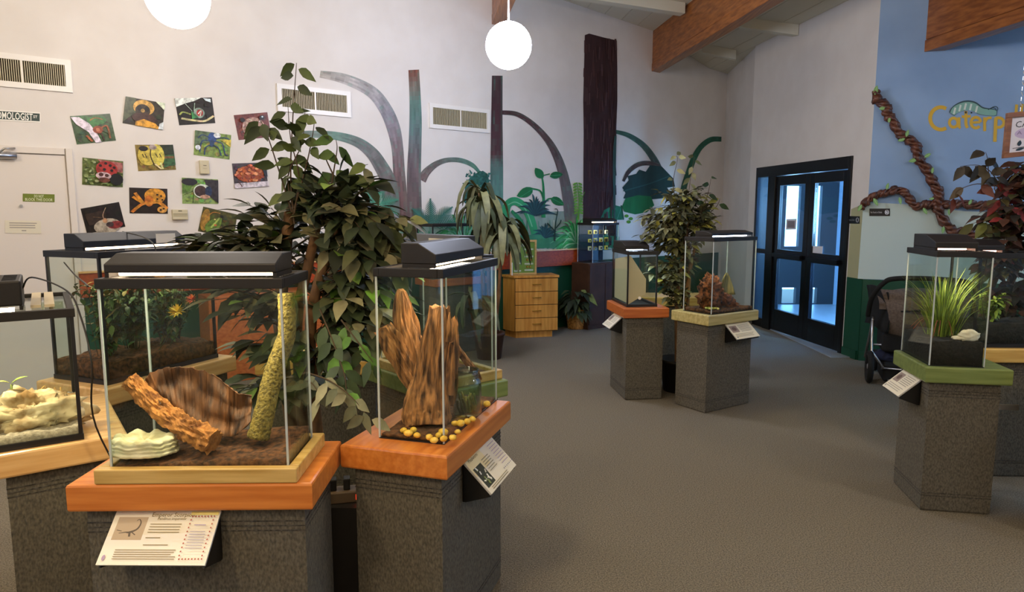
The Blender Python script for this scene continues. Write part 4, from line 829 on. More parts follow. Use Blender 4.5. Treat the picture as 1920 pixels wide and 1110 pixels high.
# ---- driftwood terrarium
M_DRIFT = mat('weathered_driftwood', '#2c170b', .85, noise_s=22, col2='#b37c4c', bump=1, stretch=(2.6, 2.6, .3), thr=(.33, .66), detail=10)
def shard(m, pts, rads, n=44, jag=.16, A=.10, ridge=.2, flat=.8, seed=0, res=10):
    rr = random.Random(seed); L0 = [1 - jag * rr.random() * (1 if rr.random() < .6 else .15) for _ in range(n)]; lens = [(L0[j] + L0[(j + 1) % n] * .5) / 1.5 for j in range(n)]
    grainy(m, spline(pts, res), rads, n, A, seed=seed, flat=flat, lens=lens, ridge=ridge, cell=(1.6, .06))
m = M()
shard(m, [P(798, 806, .80) + Vector((0, .03, 0)), PY(800, 770, 2.49), PY(804, 720, 2.50), PY(813, 660, 2.50), PY(822, 610, 2.50), PY(825, 568, 2.50)], [.080, .092, .086, .066, .054, .048, .042, .036], 60, .22, .14, .14, seed=1)
shard(m, [PY(800, 740, 2.53), PY(784, 690, 2.55), PY(770, 640, 2.56), PY(758, 600, 2.57), PY(753, 560, 2.57), PY(751, 540, 2.57)], [.04, .046, .044, .040, .028, .006], 44, .3, ridge=.35, seed=2)
shard(m, [PY(795, 740, 2.52), PY(768, 700, 2.53), PY(745, 660, 2.53), PY(728, 632, 2.53), PY(716, 612, 2.53)], [.034, .042, .040, .038, .030], 44, .2, ridge=.35, seed=3)
shard(m, [PY(835, 760, 2.56), PY(845, 690, 2.6), PY(850, 630, 2.62), PY(851, 590, 2.62)], [.03, .028, .022, .010], 30, .35, ridge=.35, seed=4)
shard(m, [PY(848, 640, 2.60), PY(868, 668, 2.64), PY(890, 695, 2.68), PY(900, 712, 2.70)], [.012, .016, .016, .012], 20, .3, ridge=.3, seed=5)
for k_, (x, y0, y1) in enumerate(((803, 690, 590), (830, 650, 572), (839, 640, 585), (790, 720, 650), (813, 640, 575), (845, 740, 660), (852, 700, 610))): shard(m, [PY(x, y0, 2.47), PY(x + 3, (y0 + y1) / 2, 2.465), PY(x + 4, y1, 2.47)], [.013, .011, .002], 12, .2, seed=10 + k_, res=6)
for v in range(len(m.v)): m.v[v] = (m.v[v][0], m.v[v][1] , max(m.v[v][2], .80))
inner('driftwood_stump', 'upright splintered driftwood stump in the tall front terrarium', 'driftwood', m, M_DRIFT, False)
M_NUT = mat('yellow_pebble', '#d8a92c', .45, noise_s=30, col2='#f0d060')
for k_, (x, y, r) in enumerate(((766, 812, 10), (775, 806, 9), (782, 815, 8), (757, 806, 8), (805, 819, 9), (814, 825, 9), (822, 815, 8), (831, 811, 11), (832, 822, 9), (849, 820, 9), (858, 808, 7), (864, 794, 10), (853, 793, 8), (876, 790, 9), (886, 785, 8), (885, 781, 5), (913, 757, 9))):
    c = P(x, y + 4, .815); rad = r / 1280 * c.y * .95; m = M(); m.blob((0, 0, 0), (rad, rad * .8, rad * .68), 14, 9, .1, 2, k_)
    o = m.build('yellow_pebble', M_NUT, None, True); o.location = (c.x, c.y, .813 + rad * .6); o.rotation_euler = (0, 0, k_ * 1.3)
    tag(o, 'small round yellow pebble on the soil around the driftwood stump', 'pebble', 'yellow pebbles in the driftwood terrarium')
c = P(874, 777, .812); c += Vector((.004, .01, 0)); jr = .056
e = thing('glass_jar', 'empty clear glass jar with a threaded neck beside the driftwood', 'jar', (c.x, c.y, .812))
m = M(); m.lathe((0, 0, 0), [(.001, .002), (jr * .9, .0), (jr, .006), (jr, .118), (jr * .95, .133), (jr * .80, .143), (jr * .78, .147), (jr * .82, .149), (jr * .82, .153), (jr * .78, .155), (jr * .82, .158), (jr * .82, .162), (jr * .79, .165), (jr * .79, .175), (jr * .76, .176), (jr * .74, .146), (jr * .9, .128), (jr * .94, .115), (jr * .94, .01), (.001, .008)], 32)
m.build('body', M_JAR, e, True)
m = M(); m.lathe((0, 0, 0), [(jr * .75, .171), (jr * .75, .179), (jr * .82, .179), (jr * .82, .171), (jr * .75, .171)], 32); m.build('mouth_ring', glassmat('thick_glass', '#cfdcd6', 1.9), e, True)
rr = random.Random(8); m = M()
for i in range(34):
    x, y = rr.uniform(-.03, .03), rr.uniform(-.02, .02); m.tube(spline([(x, y, .009), (x + rr.uniform(-.012, .012), y, .03), (x * 1.2 - .008, y + rr.uniform(-.01, .01), (.035 + rr.random() * .055))], 3), rr.uniform(.002, .005), 5, rr.choice([hx('#8a8a4c'), hx('#6f7a3c'), hx('#a89a5a'), hx('#5c5a2c')]))
o = m.build('dry_moss', M_ATTR, None, True); o.location = (c.x, c.y, .812); tag(o, 'clump of dry green moss inside the glass jar', 'moss')
# ---- left edge terrarium
M_ROCK = mat('tan_rock', '#8a6a3c', .85, noise_s=11, col2='#e8d8ae', bump=.9, detail=8)
c = loc2w(*TL, .155, .17, Z + .04); m = M(); m.blob((0, 0, .03), (.165, .11, .085), 60, 32, .45, 2.3, 3, rough=.28)
o = m.build('tan_rock', M_ROCK, None, True); o.location = c; o.rotation_euler = (0, 0, R(35)); tag(o, 'rounded tan rock on the sand at the left edge', 'rock')
def leafquad(m, p, d, L, wd, col, up=Vector((0, 0, 1)), fold=.25, droop=.25, tip=1.0):
    d = d.normalized(); s_ = d.cross(up)
    if s_.length < .05: s_ = d.cross(Vector((1, .2, 0)))
    s_.normalize(); u = s_.cross(d); vs = []
    prof = ((0, 0, 0), (.14, .55, 0), (.36, 1, 0), (.6, .86, 0), (.82, .42, 0), (1, 0, 0))
    for t, w_, _ in prof:
        c_ = p + d * (L * t) - Vector((0, 0, 1)) * (droop * L * t * t); h = w_ * wd / 2
        if w_ == 0: vs.append(c_)
        else: vs += [c_ + s_ * h + u * h * fold, c_, c_ - s_ * h + u * h * fold]
    # 0 | 1 2 3 | 4 5 6 | 7 8 9 | 10 11 12 | 13
    fs = [(0, 2, 1), (0, 3, 2)] + [q for k in (1, 4, 7) for q in ((k, k + 1, k + 4, k + 3), (k + 1, k + 2, k + 5, k + 4))] + [(10, 11, 13), (11, 12, 13)]
    m.add(vs, fs, col)
def rv(rr, s=1): return Vector((rr.uniform(-1, 1), rr.uniform(-1, 1), rr.uniform(-1, 1))) * s
c = loc2w(*TL, .10, .18, Z + .125); e = thing('small_plant', 'small plant with broad veined leaves on the tan rock', 'plant', c)
m = M(); m.tube([(0, 0, -.02), (0, 0, .03), (.004, 0, .065)], .004, 6); m.build('stem', mat('pale_green_stem', '#8a9a4c', .5), e, True)
rr = random.Random(3); m = M()
for a, L, z, el in ((20, .11, .01, .25), (235, .12, .01, .2), (75, .13, .01, .2), (280, .11, .0, .3), (60, .07, .065, .8), (220, .05, .07, .6)): leafquad(m, Vector((0, 0, z)), dr(a) + Vector((0, 0, el)), L, L * .52, hx(rr.choice(['#9aab50', '#84a048', '#b0b85e'])), droop=.3)
m.build('leaves', M_LEAF, e, True)
m = M(); rr = random.Random(9)
for i in range(34):
    p = loc2w(*TL, rr.uniform(.10, .27), rr.uniform(.30, .5), Z + .045); m.tube([p, p + rv(rr, .015) + Vector((0, 0, .02)), p + rv(rr, .03) + Vector((0, 0, .045))], rr.uniform(.002, .005), 5, rr.choice([hx('#b08a44'), hx('#8a6a34'), hx('#c9a45a'), hx('#7a7a34')]))
o = m.build('dry_moss', M_ATTR, None, True); tag(o, 'clumps of dry yellow moss behind the tan rock', 'moss', kind='stuff')
# small box lamp on the left tank
c = loc2w(*TL, -.0, .03, Z + .47); e = thing('box_lamp', 'small black vented box lamp on the left edge terrarium', 'lamp', c, R(90 - 55.6))
m = M(); m.box(.02, .16, .02, .32, .014, .10); smooth_by_bevel(m.build('housing', M_BLACK, e), .006)
m = M()
for j in range(2):
    for i in range(9): m.box(.05 + j * .055, .09 + j * .055, .05 + i * .028, .06 + i * .028, .1, .1012)
m.build('vent_slots', mat('slot_dark', '#050505', .9), e)
m = M(); m.tube([(.06, .05, .007), (.06, .3, .007)], .006, 8); m.build('lamp_tube', M_TUBE, e, True)
l_ = lamp('box_lamp_light', 'AREA', (0, 0, 0), 4, WARM, .1); l_.parent = e; l_.location = (.08, .18, -.002)
for x in (.02, .15): m = M(); m.box(x, x + .01, .02, .32, 0, .014); m.build('foot', M_BLACK, e)
c = loc2w(*TL, .2, .1, Z + .47); m = M()
for x in (0, .04): m.prism([tuple(loc2w(*TL, .18 + x, .1)[:2]), tuple(loc2w(*TL, .21 + x, .1)[:2]), tuple(loc2w(*TL, .21 + x, .55)[:2]), tuple(loc2w(*TL, .18 + x, .55)[:2])], Z + .468, Z + .478)
inner('lid_strips', 'pair of cream plastic strips lying on the left edge terrarium lid', 'plastic strip', m, mat('cream_plastic', '#cdbf9e', .4))
# ---- planted terrarium near white door
def bush(name, label, cat, base, n, R_, Hh, cols, leafL, seed, par=None, w=.5):
    e = thing(name, label, cat, base); rr = random.Random(seed); m = M(); st = M()
    for i in range(n):
        a = rr.uniform(0, 6.28); r_ = R_ * rr.random() ** .5; top = Vector((math.cos(a) * r_, math.sin(a) * r_ * .6, Hh * rr.uniform(.35, 1))); q = spline([(top.x * .3, top.y * .3, 0), (top.x * .6, top.y * .6, top.z * .6), top], 4); st.tube(q, .0018, 4, cap=False)
        for p in q[2:]:
            for _ in range(2): leafquad(m, p, rv(rr) + Vector((0, 0, .3)), leafL * rr.uniform(.6, 1.1), leafL * w * rr.uniform(.7, 1.1), hx(rr.choice(cols)))
    st.build('stems', M_TWIG, e); m.build('foliage', M_LEAF, e, True); return e
gcols = ['#4a6a2c', '#35572a', '#5e7a34', '#2c4a28', '#6f7f3c', '#7a6a2c']
for k_, (x, y) in enumerate(((.12, .16), (.30, .2), (.48, .16), (.58, .22))):
    bush('terrarium_plant', ['leafy green plant at the near end of the planted terrarium', 'leafy green plant second from the near end of the planted terrarium', 'leafy green plant third from the near end of the planted terrarium', 'leafy green plant at the far end of the planted terrarium'][k_], 'plant', loc2w(*TBk, x, y, Z + .105), 30, .12, .38, gcols, .055, 20 + k_)
def flower(base, top, r, col, label, seed):
    e = thing('artificial_flower', label, 'flower', base); rr = random.Random(seed); m = M(); m.tube(spline([(0, 0, 0), (top - base) * .5 + Vector((.01, 0, 0)), top - base], 5), .002, 6); m.build('stem', mat('wire_stem', '#3a4a24', .6), e)
    m = M(); c_ = top - base
    for i in range(30):
        a = i * 2.399; el = .15 + .75 * (i / 30); d = Vector((math.cos(a) * math.cos(el), -.35 + math.sin(a) * math.cos(el) * .7, math.sin(a) * .5 + math.sin(el) * .6)); leafquad(m, c_, d, r * (1 - .3 * i / 30), r * .26, hx(rr.choice(col)), droop=.05)
    m.build('petals', M_LEAF, e, True)
b = loc2w(*TBk, .33, .05, Z + .1); flower(b, PY(333, 585, b.y), .055, ['#f2d22c', '#e6b81e', '#f7e25a'], 'yellow artificial flower seen through the widest terrarium', 1)
b = loc2w(*TBk, .42, .08, Z + .1); flower(b, PY(360, 562, b.y), .04, ['#e2622a', '#c94c22', '#f07f3c'], 'orange artificial flower above the yellow one', 2)
m = M(); a_, b_ = loc2w(*TBk, .0, .37), loc2w(*TBk, .02, .37)
# ---- middle terrariums
c = loc2w(*T5, .13, .13, Z + .03); m = M(); m.blob((0, 0, .11), (.09, .09, .14), 44, 26, .3, 3, 5, rough=.45); m.blob((.17, -.03, .05), (.14, .05, .045), 40, 20, .5, 3, 6, T=Matrix.Rotation(R(32), 3, 'Y'), rough=.5)
o = m.build('coconut_fibre', mat('coconut_fibre', '#24120a', .9, noise_s=34, col2='#8f5228', bump=1), None, True); o.location = c; o.rotation_euler = (0, 0, R(33)); tag(o, 'shaggy brown coconut fibre lumps in the middle right terrarium', 'coconut fibre')
m = M(); vs = []; n = 16
for i in range(n + 1):
    for j in range(7): a = math.pi * i / n; f = j / 6; vs.append((.12 * math.cos(a) * (.15 + .85 * f), .03 * math.sin(a * 2) * f - .02 * f, .08 + .19 * math.sin(a) * (.1 + .9 * f)))
m.add(vs, [(i * 7 + j, i * 7 + j + 1, (i + 1) * 7 + j + 1, (i + 1) * 7 + j) for i in range(n) for j in range(6)])
o = m.build('dried_leaf', mat('dried_fan_leaf', '#4c4a1c', .6, noise_s=8, col2='#94823a', bump=.5, stretch=(4, 4, .6)), None, True); o.location = loc2w(*T5, .38, .2, Z + .03); o.rotation_euler = (0, 0, R(33)); tag(o, 'fan shaped olive brown dried leaf in the middle right terrarium', 'dried leaf'); o.modifiers.new('s', 'SOLIDIFY').thickness = .004
m = M(); rr = random.Random(4)
for i in range(22): p = Vector((rr.uniform(-.05, .05), rr.uniform(-.03, .03), 0)); m.blob(p, (.012, .01, .008), 7, 5, .3, 2, i, col=rr.choice([hx('#b8b04a'), hx('#d8cf7a'), hx('#8f9a34')]))
o = m.build('lettuce_scraps', M_ATTR, None, True); o.location = loc2w(*T5, .07, .05, Z + .042); tag(o, 'yellow green leaf scraps in the near corner of the middle right terrarium', 'leaf scraps', kind='stuff')
m = M(); A_ = loc2w
def lp3(x, y, z): p = loc2w(*T4, x, y, Z + z); return p
fa = [lp3(.012, .01, .02), lp3(.012, .01, .43), lp3(.03, .01, .43), lp3(.165, .01, .235), lp3(.165, .01, .11), lp3(.012, .01, .02)][:5]
m.add(fa + [p + dr(-7) * .008 for p in fa], [tuple(range(5)), tuple(range(9, 4, -1))] + [(i, (i + 1) % 5, 5 + (i + 1) % 5, 5 + i) for i in range(5)])
inner('front_board', 'cream board cut to a slanted shape inside the black framed middle terrarium', 'board', m, mat('cream_board', '#cbb795', .6))
m = M(); fb = [lp3(.012, .02, .03), lp3(.012, .44, .03), lp3(.012, .44, .38), lp3(.012, .02, .43)]; fb = [p + dr(83) * .002 for p in fb]; m.add(fb + [p + dr(83) * .006 for p in fb], [(0, 1, 2, 3), (7, 6, 5, 4), (0, 4, 5, 1), (1, 5, 6, 2), (2, 6, 7, 3), (3, 7, 4, 0)])
inner('side_board', 'pale board along the length of the black framed middle terrarium', 'board', m, mat('pale_board', '#c9c3a0', .6))
m = M(); p = lp3(.11, .002, .075); m.tube([p + dr(173) * .004, p - dr(173) * .006], .013, 16); inner('board_knob', 'small round white plug near the foot of the slanted board', 'plug', m, M_WHITE)
m = M(); rr = random.Random(6); p = lp3(.05, .16, .008)
m.tube([p, p + Vector((0, 0, .09))], .004, 6, hx('#3f5a2c'))
for i in range(16): leafquad(m, p + Vector((0, 0, rr.uniform(.03, .1))), rv(rr) + Vector((0, 0, .2)), .045, .016, hx(rr.choice(['#5a7a4c', '#3f5a34'])))
inner('sprig', 'small green sprig inside the black framed middle terrarium', 'plant', m, M_LEAF)
# ---- grass terrarium
def grass(base, n, R_, Hh, cols, label, seed, cat='plant'):
    e = thing('grass_clump', label, cat, base); rr = random.Random(seed); m = M()
    for i in range(n):
        a = rr.uniform(0, 6.28); r0 = R_ * .35 * rr.random(); p0 = Vector((math.cos(a) * r0, math.sin(a) * r0, -.01)); sp = rr.uniform(.2, 1) * R_; hh = Hh * rr.uniform(.5, 1.05); e1 = Vector((math.cos(a) * sp, math.sin(a) * sp, hh)); mid = p0.lerp(e1, .5) + Vector((0, 0, hh * .16)); q = spline([p0, mid, e1 + Vector((math.cos(a), math.sin(a), -rr.uniform(0, 1.6))) * .02], 5); c_ = hx(rr.choice(cols)) ; w = rr.uniform(.004, .008); s_ = Vector((-math.sin(a + .7), math.cos(a + .7), 0)); vs = []
        for k, p in enumerate(q): ww = w * (1 - (k / (len(q) - 1)) ** 2 * .95) / 2; vs += [p + s_ * ww, p - s_ * ww]
        m.add(vs, [(2 * k, 2 * k + 1, 2 * k + 3, 2 * k + 2) for k in range(len(q) - 1)], c_)
    m.build('blades', M_LEAF, e, True)
    m = M()
    for i in range(14): a = rr.uniform(0, 6.28); m.tube(spline([(0, 0, 0), (math.cos(a) * R_ * .4, math.sin(a) * R_ * .4, Hh * .25), (math.cos(a) * R_ * .7, math.sin(a) * R_ * .7, Hh * rr.uniform(0, .1))], 4), .0018, 4)
    m.build('dry_roots', mat('red_brown_root', '#8a4a2c', .7), e, True); return e
gb = loc2w(*TG, .12, .2, Z + .135); grass(gb, 230, .20, .35, ['#8fa83a', '#a4bb46', '#6f8a2c', '#bcca62', '#55702a'], 'spiky clump of green grass with red roots in the right terrarium', 11)
m = M(); m.blob((0, 0, .022), (.05, .034, .03), 24, 14, .5, 2.4, 9, rough=.12); m.blob((-.045, -.006, .008), (.035, .022, .012), 18, 9, .5, 2.6, 4)
o = m.build('white_skull_rock', mat('bone_white', '#d9cdb6', .6, noise_s=14, col2='#f2ead8', bump=.3), None, True); o.location = loc2w(*TG, .2, .06, Z + .135); o.rotation_euler = (0, 0, R(-10)); tag(o, 'bone white skull like rock at the front of the grass terrarium', 'rock')
m = M(); p = loc2w(*TG, .11, .31, Z + .14); d = dr(101)
for s_ in (0,): m.add([p, p + d * .11, p + d * .11 + Vector((0, 0, .1)), p + Vector((0, 0, .1)), p + dr(11) * .004, p + dr(11) * .004 + d * .11, p + dr(11) * .004 + d * .11 + Vector((0, 0, .1)), p + dr(11) * .004 + Vector((0, 0, .1))], [(0, 1, 2, 3), (7, 6, 5, 4), (0, 4, 5, 1), (1, 5, 6, 2), (2, 6, 7, 3), (3, 7, 4, 0)])
inner('clear_plastic_box', 'small square of clear plastic behind the grass clump', 'plastic box', m, glassmat('plastic', '#d9d6c9', 1.6))
# planted backdrop in right edge tank
bush('terrarium_plant', 'low yellow green plant inside the right edge terrarium', 'plant', loc2w(*TH, .15, .12, Z + .15), 16, .12, .16, ['#6f8a2c', '#8fa83a'], .05, 33)
# ---- exhibit signs
def sign(center_top, a, w, L, tilt, label, draw):
    """card hangs from the pedestal face; a = compass direction along its top edge (left to right), it slopes outwards"""
    e = thing('exhibit_sign', label, 'sign', center_top, R(90 - a), 'tilted exhibit signs fixed to the pedestals'); ct, st = math.cos(R(tilt)), math.sin(R(tilt))
    T = lambda x, s_, o: Vector((x - w / 2, -s_ * ct - o * st * 1, -s_ * st + o * ct))
    m = M(); vs = [T(x, s_, o) for o in (-.008, 0) for x, s_ in ((0, 0), (w, 0), (w, L), (0, L))]; m.add(vs, [(0, 1, 2, 3), (7, 6, 5, 4), (0, 4, 5, 1), (1, 5, 6, 2), (2, 6, 7, 3), (3, 7, 4, 0)]); smooth_by_bevel(m.build('clear_cover', mat('sign_edge_plastic', '#c3c4c6', .3), e), .002)
    m = M(); hb = L * st + .045
    tri = [(0, -.012), (0, -hb), (-.012, -hb), (-L * ct * .96, -L * st - .012)]
    for x in (-w / 2 + .004, w / 2 - .010):
        m.add([(x, y, z_) for y, z_ in tri] + [(x + .006, y, z_) for y, z_ in tri], [(0, 1, 2, 3), (7, 6, 5, 4), (0, 4, 5, 1), (1, 5, 6, 2), (2, 6, 7, 3), (3, 7, 4, 0)])
    m.box(-w / 2 + .004, w / 2 - .004, -.004, 0, -hb, -.012); m.build('bracket', mat('black_bracket', '#0d0d0e', .35), e)
    A = Art(lambda x, y, o: T(x * w, y * L, .0006 + o)); A.step = .00015; A.poly([(0, 0), (1, 0), (1, 1), (0, 1)], '#ece5d2'); draw(A); A.M.build('printed_card', M_PRINT, e); return e
def card1(A):
    A.poly([(0, .5), (1, .4), (1, 1), (0, 1)], '#f0ece2'); A.poly([(.05, .14), (.33, .14), (.33, .56), (.05, .56)], '#bda98f')
    A.stroke([(.1, .44), (.16, .42), (.2, .42), (.26, .36), (.275, .25), (.25, .18), (.23, .21)], [.01, .02, .035, .02, .012, .01, .006], '#5d5145'); A.stroke([(.12, .4), (.07, .38)], .012, '#5d5145', 1); A.stroke([(.2, .42), (.21, .5)], .02, '#5d5145', 1); A.stroke([(.22, .42), (.26, .47)], .012, '#5d5145', 1)
    A.text('Emperor Scorpion', .56, .13, .055, '#7d6a34', 'CENTER', uy=(0, -2)); A.text('Pandinus imperator', .56, .19, .035, '#8a7a4c', 'CENTER', uy=(0, -2))
    lines(A, .37, .68, .27, .42, 4, '#8f805a', .014); lines(A, .37, .52, .52, .52, 1, '#8f805a', .014); lines(A, .37, .62, .65, .65, 1, '#8f805a', .014); lines(A, .13, .72, .74, .9, 5, '#8f7f62', .014); A.ell(.05, .88, .015, .05, '#b49ac0')
    A.poly([(.73, .04), (.99, .04), (.99, .1), (.73, .1)], '#efe08a')
    for i in range(8): A.ell(.75 + .03 * i, .13, .007, .016, '#a8483c', 8); A.ell(.75 + .03 * i, .9, .007, .016, '#a8483c', 8)
    for i in range(10): A.ell(.75, .2 + .072 * i, .007, .016, '#a8483c', 8); A.ell(.96, .2 + .072 * i, .007, .016, '#a8483c', 8)
    lines(A, .8, .92, .3, .3, 1, '#9a86b0', .014); lines(A, .78, .94, .42, .72, 7, '#a79fb4', .012)
def card2(A):
    A.poly([(0, 0), (.5, 0), (.5, .5), (0, .5)], '#eee0b0'); A.poly([(.04, .32), (.3, .32), (.3, .86), (.04, .86)], '#3c3f2c'); rr = random.Random(2)
    for _ in range(14): x, y = rr.uniform(.07, .26), rr.uniform(.4, .8); A.stroke([(x, y), (x + rr.uniform(-.04, .04), y + rr.uniform(-.12, .12))], .03, rr.choice(['#d8d6c4', '#8a9a5c', '#efeee4']), 1)
    A.text('Mealworm', .22, .16, .07, '#6f6434', 'CENTER', uy=(0, -1.7)); lines(A, .34, .6, .3, .62, 6, '#8a8266', .018); lines(A, .1, .72, .9, .95, 2, '#8a8266', .016)
    for i in range(7): A.ell(.66 + .05 * i, .06, .01, .016, '#4a4a8a', 8); A.ell(.66 + .05 * i, .82, .01, .016, '#4a4a8a', 8)
    lines(A, .68, .94, .16, .7, 8, '#a795b4', .014)
def card3(A):
    A.poly([(.05, .16), (.35, .16), (.35, .58), (.05, .58)], '#9c8b84'); cb(3, ['#6d5a55', '#c4b8b0'], 10, (.04, .07)) ; A.ell(.2, .36, .09, .12, '#6d5a55'); lines(A, .42, .92, .16, .56, 6, '#8a857c', .022); lines(A, .08, .9, .7, .86, 3, '#9a958c', .022); A.ell(.08, .9, .02, .04, '#5c6f8a')
zt_ = Z - .085
p = loc2w(*P1, .285, .03, zt_ - .008); sign(Vector((p.x, p.y, p.z)), 90.5, .315, .165, 42, 'white scorpion sign with a photo and a dotted border, below the widest terrarium', card1)
p = loc2w(*P3, .36, .03, zt_ - .008); sign(p, 17.4, .30, .16, 45, 'white sign with a grub photo on the side of the driftwood pedestal', card2)
p = loc2w(*P4, .03, .27, zt_ - .008); sign(p, 83 + 90, .24, .15, 42, 'small white sign on the left face of the terracotta topped pedestal', card3)
p = loc2w(*P5, .37, .03, zt_ - .008); sign(p, 57, .28, .16, 40, 'white sign on the right face of the pale yellow topped pedestal', card3)
p = loc2w(*PG, .03, .24, zt_ - .008); sign(p, 100 + 90, .24, .15, 42, 'cream sign with a photo on the left face of the green topped pedestal', card3)
m = M(); p = loc2w(*PG, .375, .05, .58); m.prism([tuple((p + dr(100) * 0)[:2]), tuple((p + dr(100) * .10)[:2]), tuple((p + dr(100) * .10 + dr(10) * .006)[:2]), tuple((p + dr(10) * .006)[:2])], .57, .60); inner('metal_bracket', 'small steel strap joining the green topped pedestal to its right neighbour', 'bracket', m, M_METAL)
# ================================================================== drawer cabinet with framed display
C = (.035, 8.50); a = 77; cab = thing('drawer_cabinet', 'light oak cabinet with four drawers by the back wall', 'cabinet', (C[0], C[1], 0), R(90 - a))
W_, D_ = .56, .34; ft = [(0, 0), (W_, 0), (W_, D_), (.15, D_), (-.10, .24)]
m = M(); m.prism([(.02, .03), (W_ - .06, .03), (W_ - .06, D_ - .01), (.15, D_ - .01), (-.07, .24)], 0, .085); m.build('plinth', M_CAB, cab)
m = M(); m.prism(ft, .085, .765); smooth_by_bevel(m.build('carcass', M_CAB, cab), .003)
m = M(); m.box(.0, W_, -.004, 0, .087, .763); m.build('drawer_gap_shade', mat('shadow_gap_brown', '#3a2410', .8), cab)  # dark sheet paints the shade in the gaps between the drawers
m = M(); m.prism([(-.012, -.02), (W_ + .015, -.02), (W_ + .015, D_), (.15, D_), (-.115, .24)], .765, .795); smooth_by_bevel(m.build('cabinet_top', M_CAB, cab), .004)
for i in range(4):
    z0 = .092 + i * .168; m = M(); m.box(.004, W_ - .003, -.022, -.005, z0, z0 + .160); d = smooth_by_bevel(m.build('drawer', M_CAB, cab), .002)
    m = M(); m.tube(spline([(W_ / 2 - .05, -.018, z0 + .09), (W_ / 2 - .045, -.04, z0 + .09), (W_ / 2 + .045, -.04, z0 + .09), (W_ / 2 + .05, -.018, z0 + .09)], 4), .0055, 6); m.build('drawer_handle', mat('brass', '#a8863c', .3, 1), d, True)
m = M(); m.box(.03, .40, .05, .054, .796, .80); 
fr = thing('framed_display', 'pine framed insect chart on a green ground standing on the oak cabinet', 'framed chart', tuple(loc2w(C, a, 0, .10, .797)), R(90 - a))
fx0, fx1, fz1 = -.035, .31, .44
m = M()
for b_ in ((fx0, fx1, 0, .03, 0, .025), (fx0, fx1, 0, .03, fz1 - .025, fz1), (fx0, fx0 + .025, 0, .03, .025, fz1 - .025), (fx1 - .025, fx1, 0, .03, .025, fz1 - .025)): m.box(*b_)
smooth_by_bevel(m.build('frame', M_NAT, fr), .002)
A = Art(lambda x, y, o: Vector((fx0 + .02 + (fx1 - fx0 - .04) * x, .012 - o, fz1 - .02 - (fz1 - .04) * y))); A.poly([(0, 0), (1, 0), (1, 1), (0, 1)], '#7c9a4c')
A.poly([(.08, .08), (.7, .06), (.7, .15), (.08, .17)], '#c9ccc0'); A.ell(.2, .38, .18, .14, '#27441f'); A.ell(.25, .55, .14, .08, '#5f7d34')
for i, y in enumerate((.22, .45, .68, .88)): A.poly([(.55, y), (.92, y), (.92, y + .05), (.55, y + .05)], '#cfd2c6')
for x, y in ((.1, .66), (.1, .9)): A.poly([(x, y), (x + .3, y), (x + .3, y + .05), (x, y + .05)], '#cfd2c6')
for x, y in ((.65, .35), (.8, .34), (.66, .58), (.8, .58), (.66, .8), (.78, .8), (.25, .8)): A.ell(x, y, .05, .04, '#8a5a22'); A.ell(x + .02, y, .02, .02, '#d9a83c')
A.M.build('chart', M_PRINT, fr)
m = M(); m.box(-.03, .46, -.06, -.056, 0, .46); m.build('glass_sheet', M_GLASS, fr); m = M(); m.box(-.03, -.02, -.062, -.054, 0, .16); m.build('clear_post', M_WHITE, fr)
# dark cabinet and display tank by the wall
q_ = PY(1103, 560, 9.12); c0 = Vector((q_.x, 9.12, 0)); dk = thing('dark_cabinet', 'dark brown cabinet by the back wall under the lit display tank', 'cabinet', c0, R(90 - 51.4))
m = M(); m.box(0, .62, 0, .33, 0, .90); smooth_by_bevel(m.build('carcass', mat('dark_walnut', '#38200f', .7, noise_s=5, col2='#4a2c18'), dk), .005)
for i in range(2): m = M(); m.box(.01 + i * .305, .305 + i * .305, -.015, 0, .06, .88); dd_ = smooth_by_bevel(m.build('cabinet_door', mat('dark_walnut', '#38200f', .7, noise_s=5, col2='#4a2c18'), dk), .003)
TF = (tuple(loc2w(c0, 51.4, .09, .02)[:2]), 51.4)
tank('lit display tank full of small yellow specimens on the dark cabinet', *TF, .5, .29, .54, z0=.90, black=False)
hood('low dark hood on the display tank near the thick painted trunk', *TF, .0, .5, .03, .2, .90 + .54, h=.06, power=3, tcol=COOL)
rr = random.Random(12)
for zi, z_ in enumerate((.16, .27, .38)):
    m = M(); m.box(.02, .48, .08, .27, 0, .006); o = m.build('glass_shelf', M_PANE, None); o.location = (TF[0][0], TF[0][1], .90 + z_); o.rotation_euler = (0, 0, R(38.6)); tag(o, ['lowest glass shelf inside the display tank', 'middle glass shelf inside the display tank', 'top glass shelf inside the display tank'][zi], 'shelf')
    for k_ in range(8):
        m = M(); s_ = rr.uniform(.018, .026); m.box(-s_, s_, -.012, .012, 0, s_ * 2.2, hx(rr.choice(['#c9b23a', '#e0cf5a', '#8f7a22', '#4a3a1c', '#d8d2a8']))); m.box(-s_ * .6, s_ * .6, -.0125, -.012, s_ * .4, s_ * 1.7, hx('#2a2418'))
        p = loc2w(TF[0], 51.4, .06 + k_ * .054, .12 + (k_ % 2) * .05, .907 + z_); o = smooth_by_bevel(m.build('specimen_block', M_ATTR), .003); o.location = p; o.rotation_euler = (0, 0, R(38.6)); tag(o, 'small yellow and dark specimen block on a shelf in the lit display tank', 'specimen', 'specimen blocks in the display tank')
m = M(); m.box(.012, .488, .278, .282, .01, .52); o = m.build('dark_backdrop', mat('dark_blue_backdrop', '#131c30', .6)); o.location = (TF[0][0], TF[0][1], .90); o.rotation_euler = (0, 0, R(38.6)); tag(o, 'dark blue backdrop sheet in the lit display tank', 'backdrop')
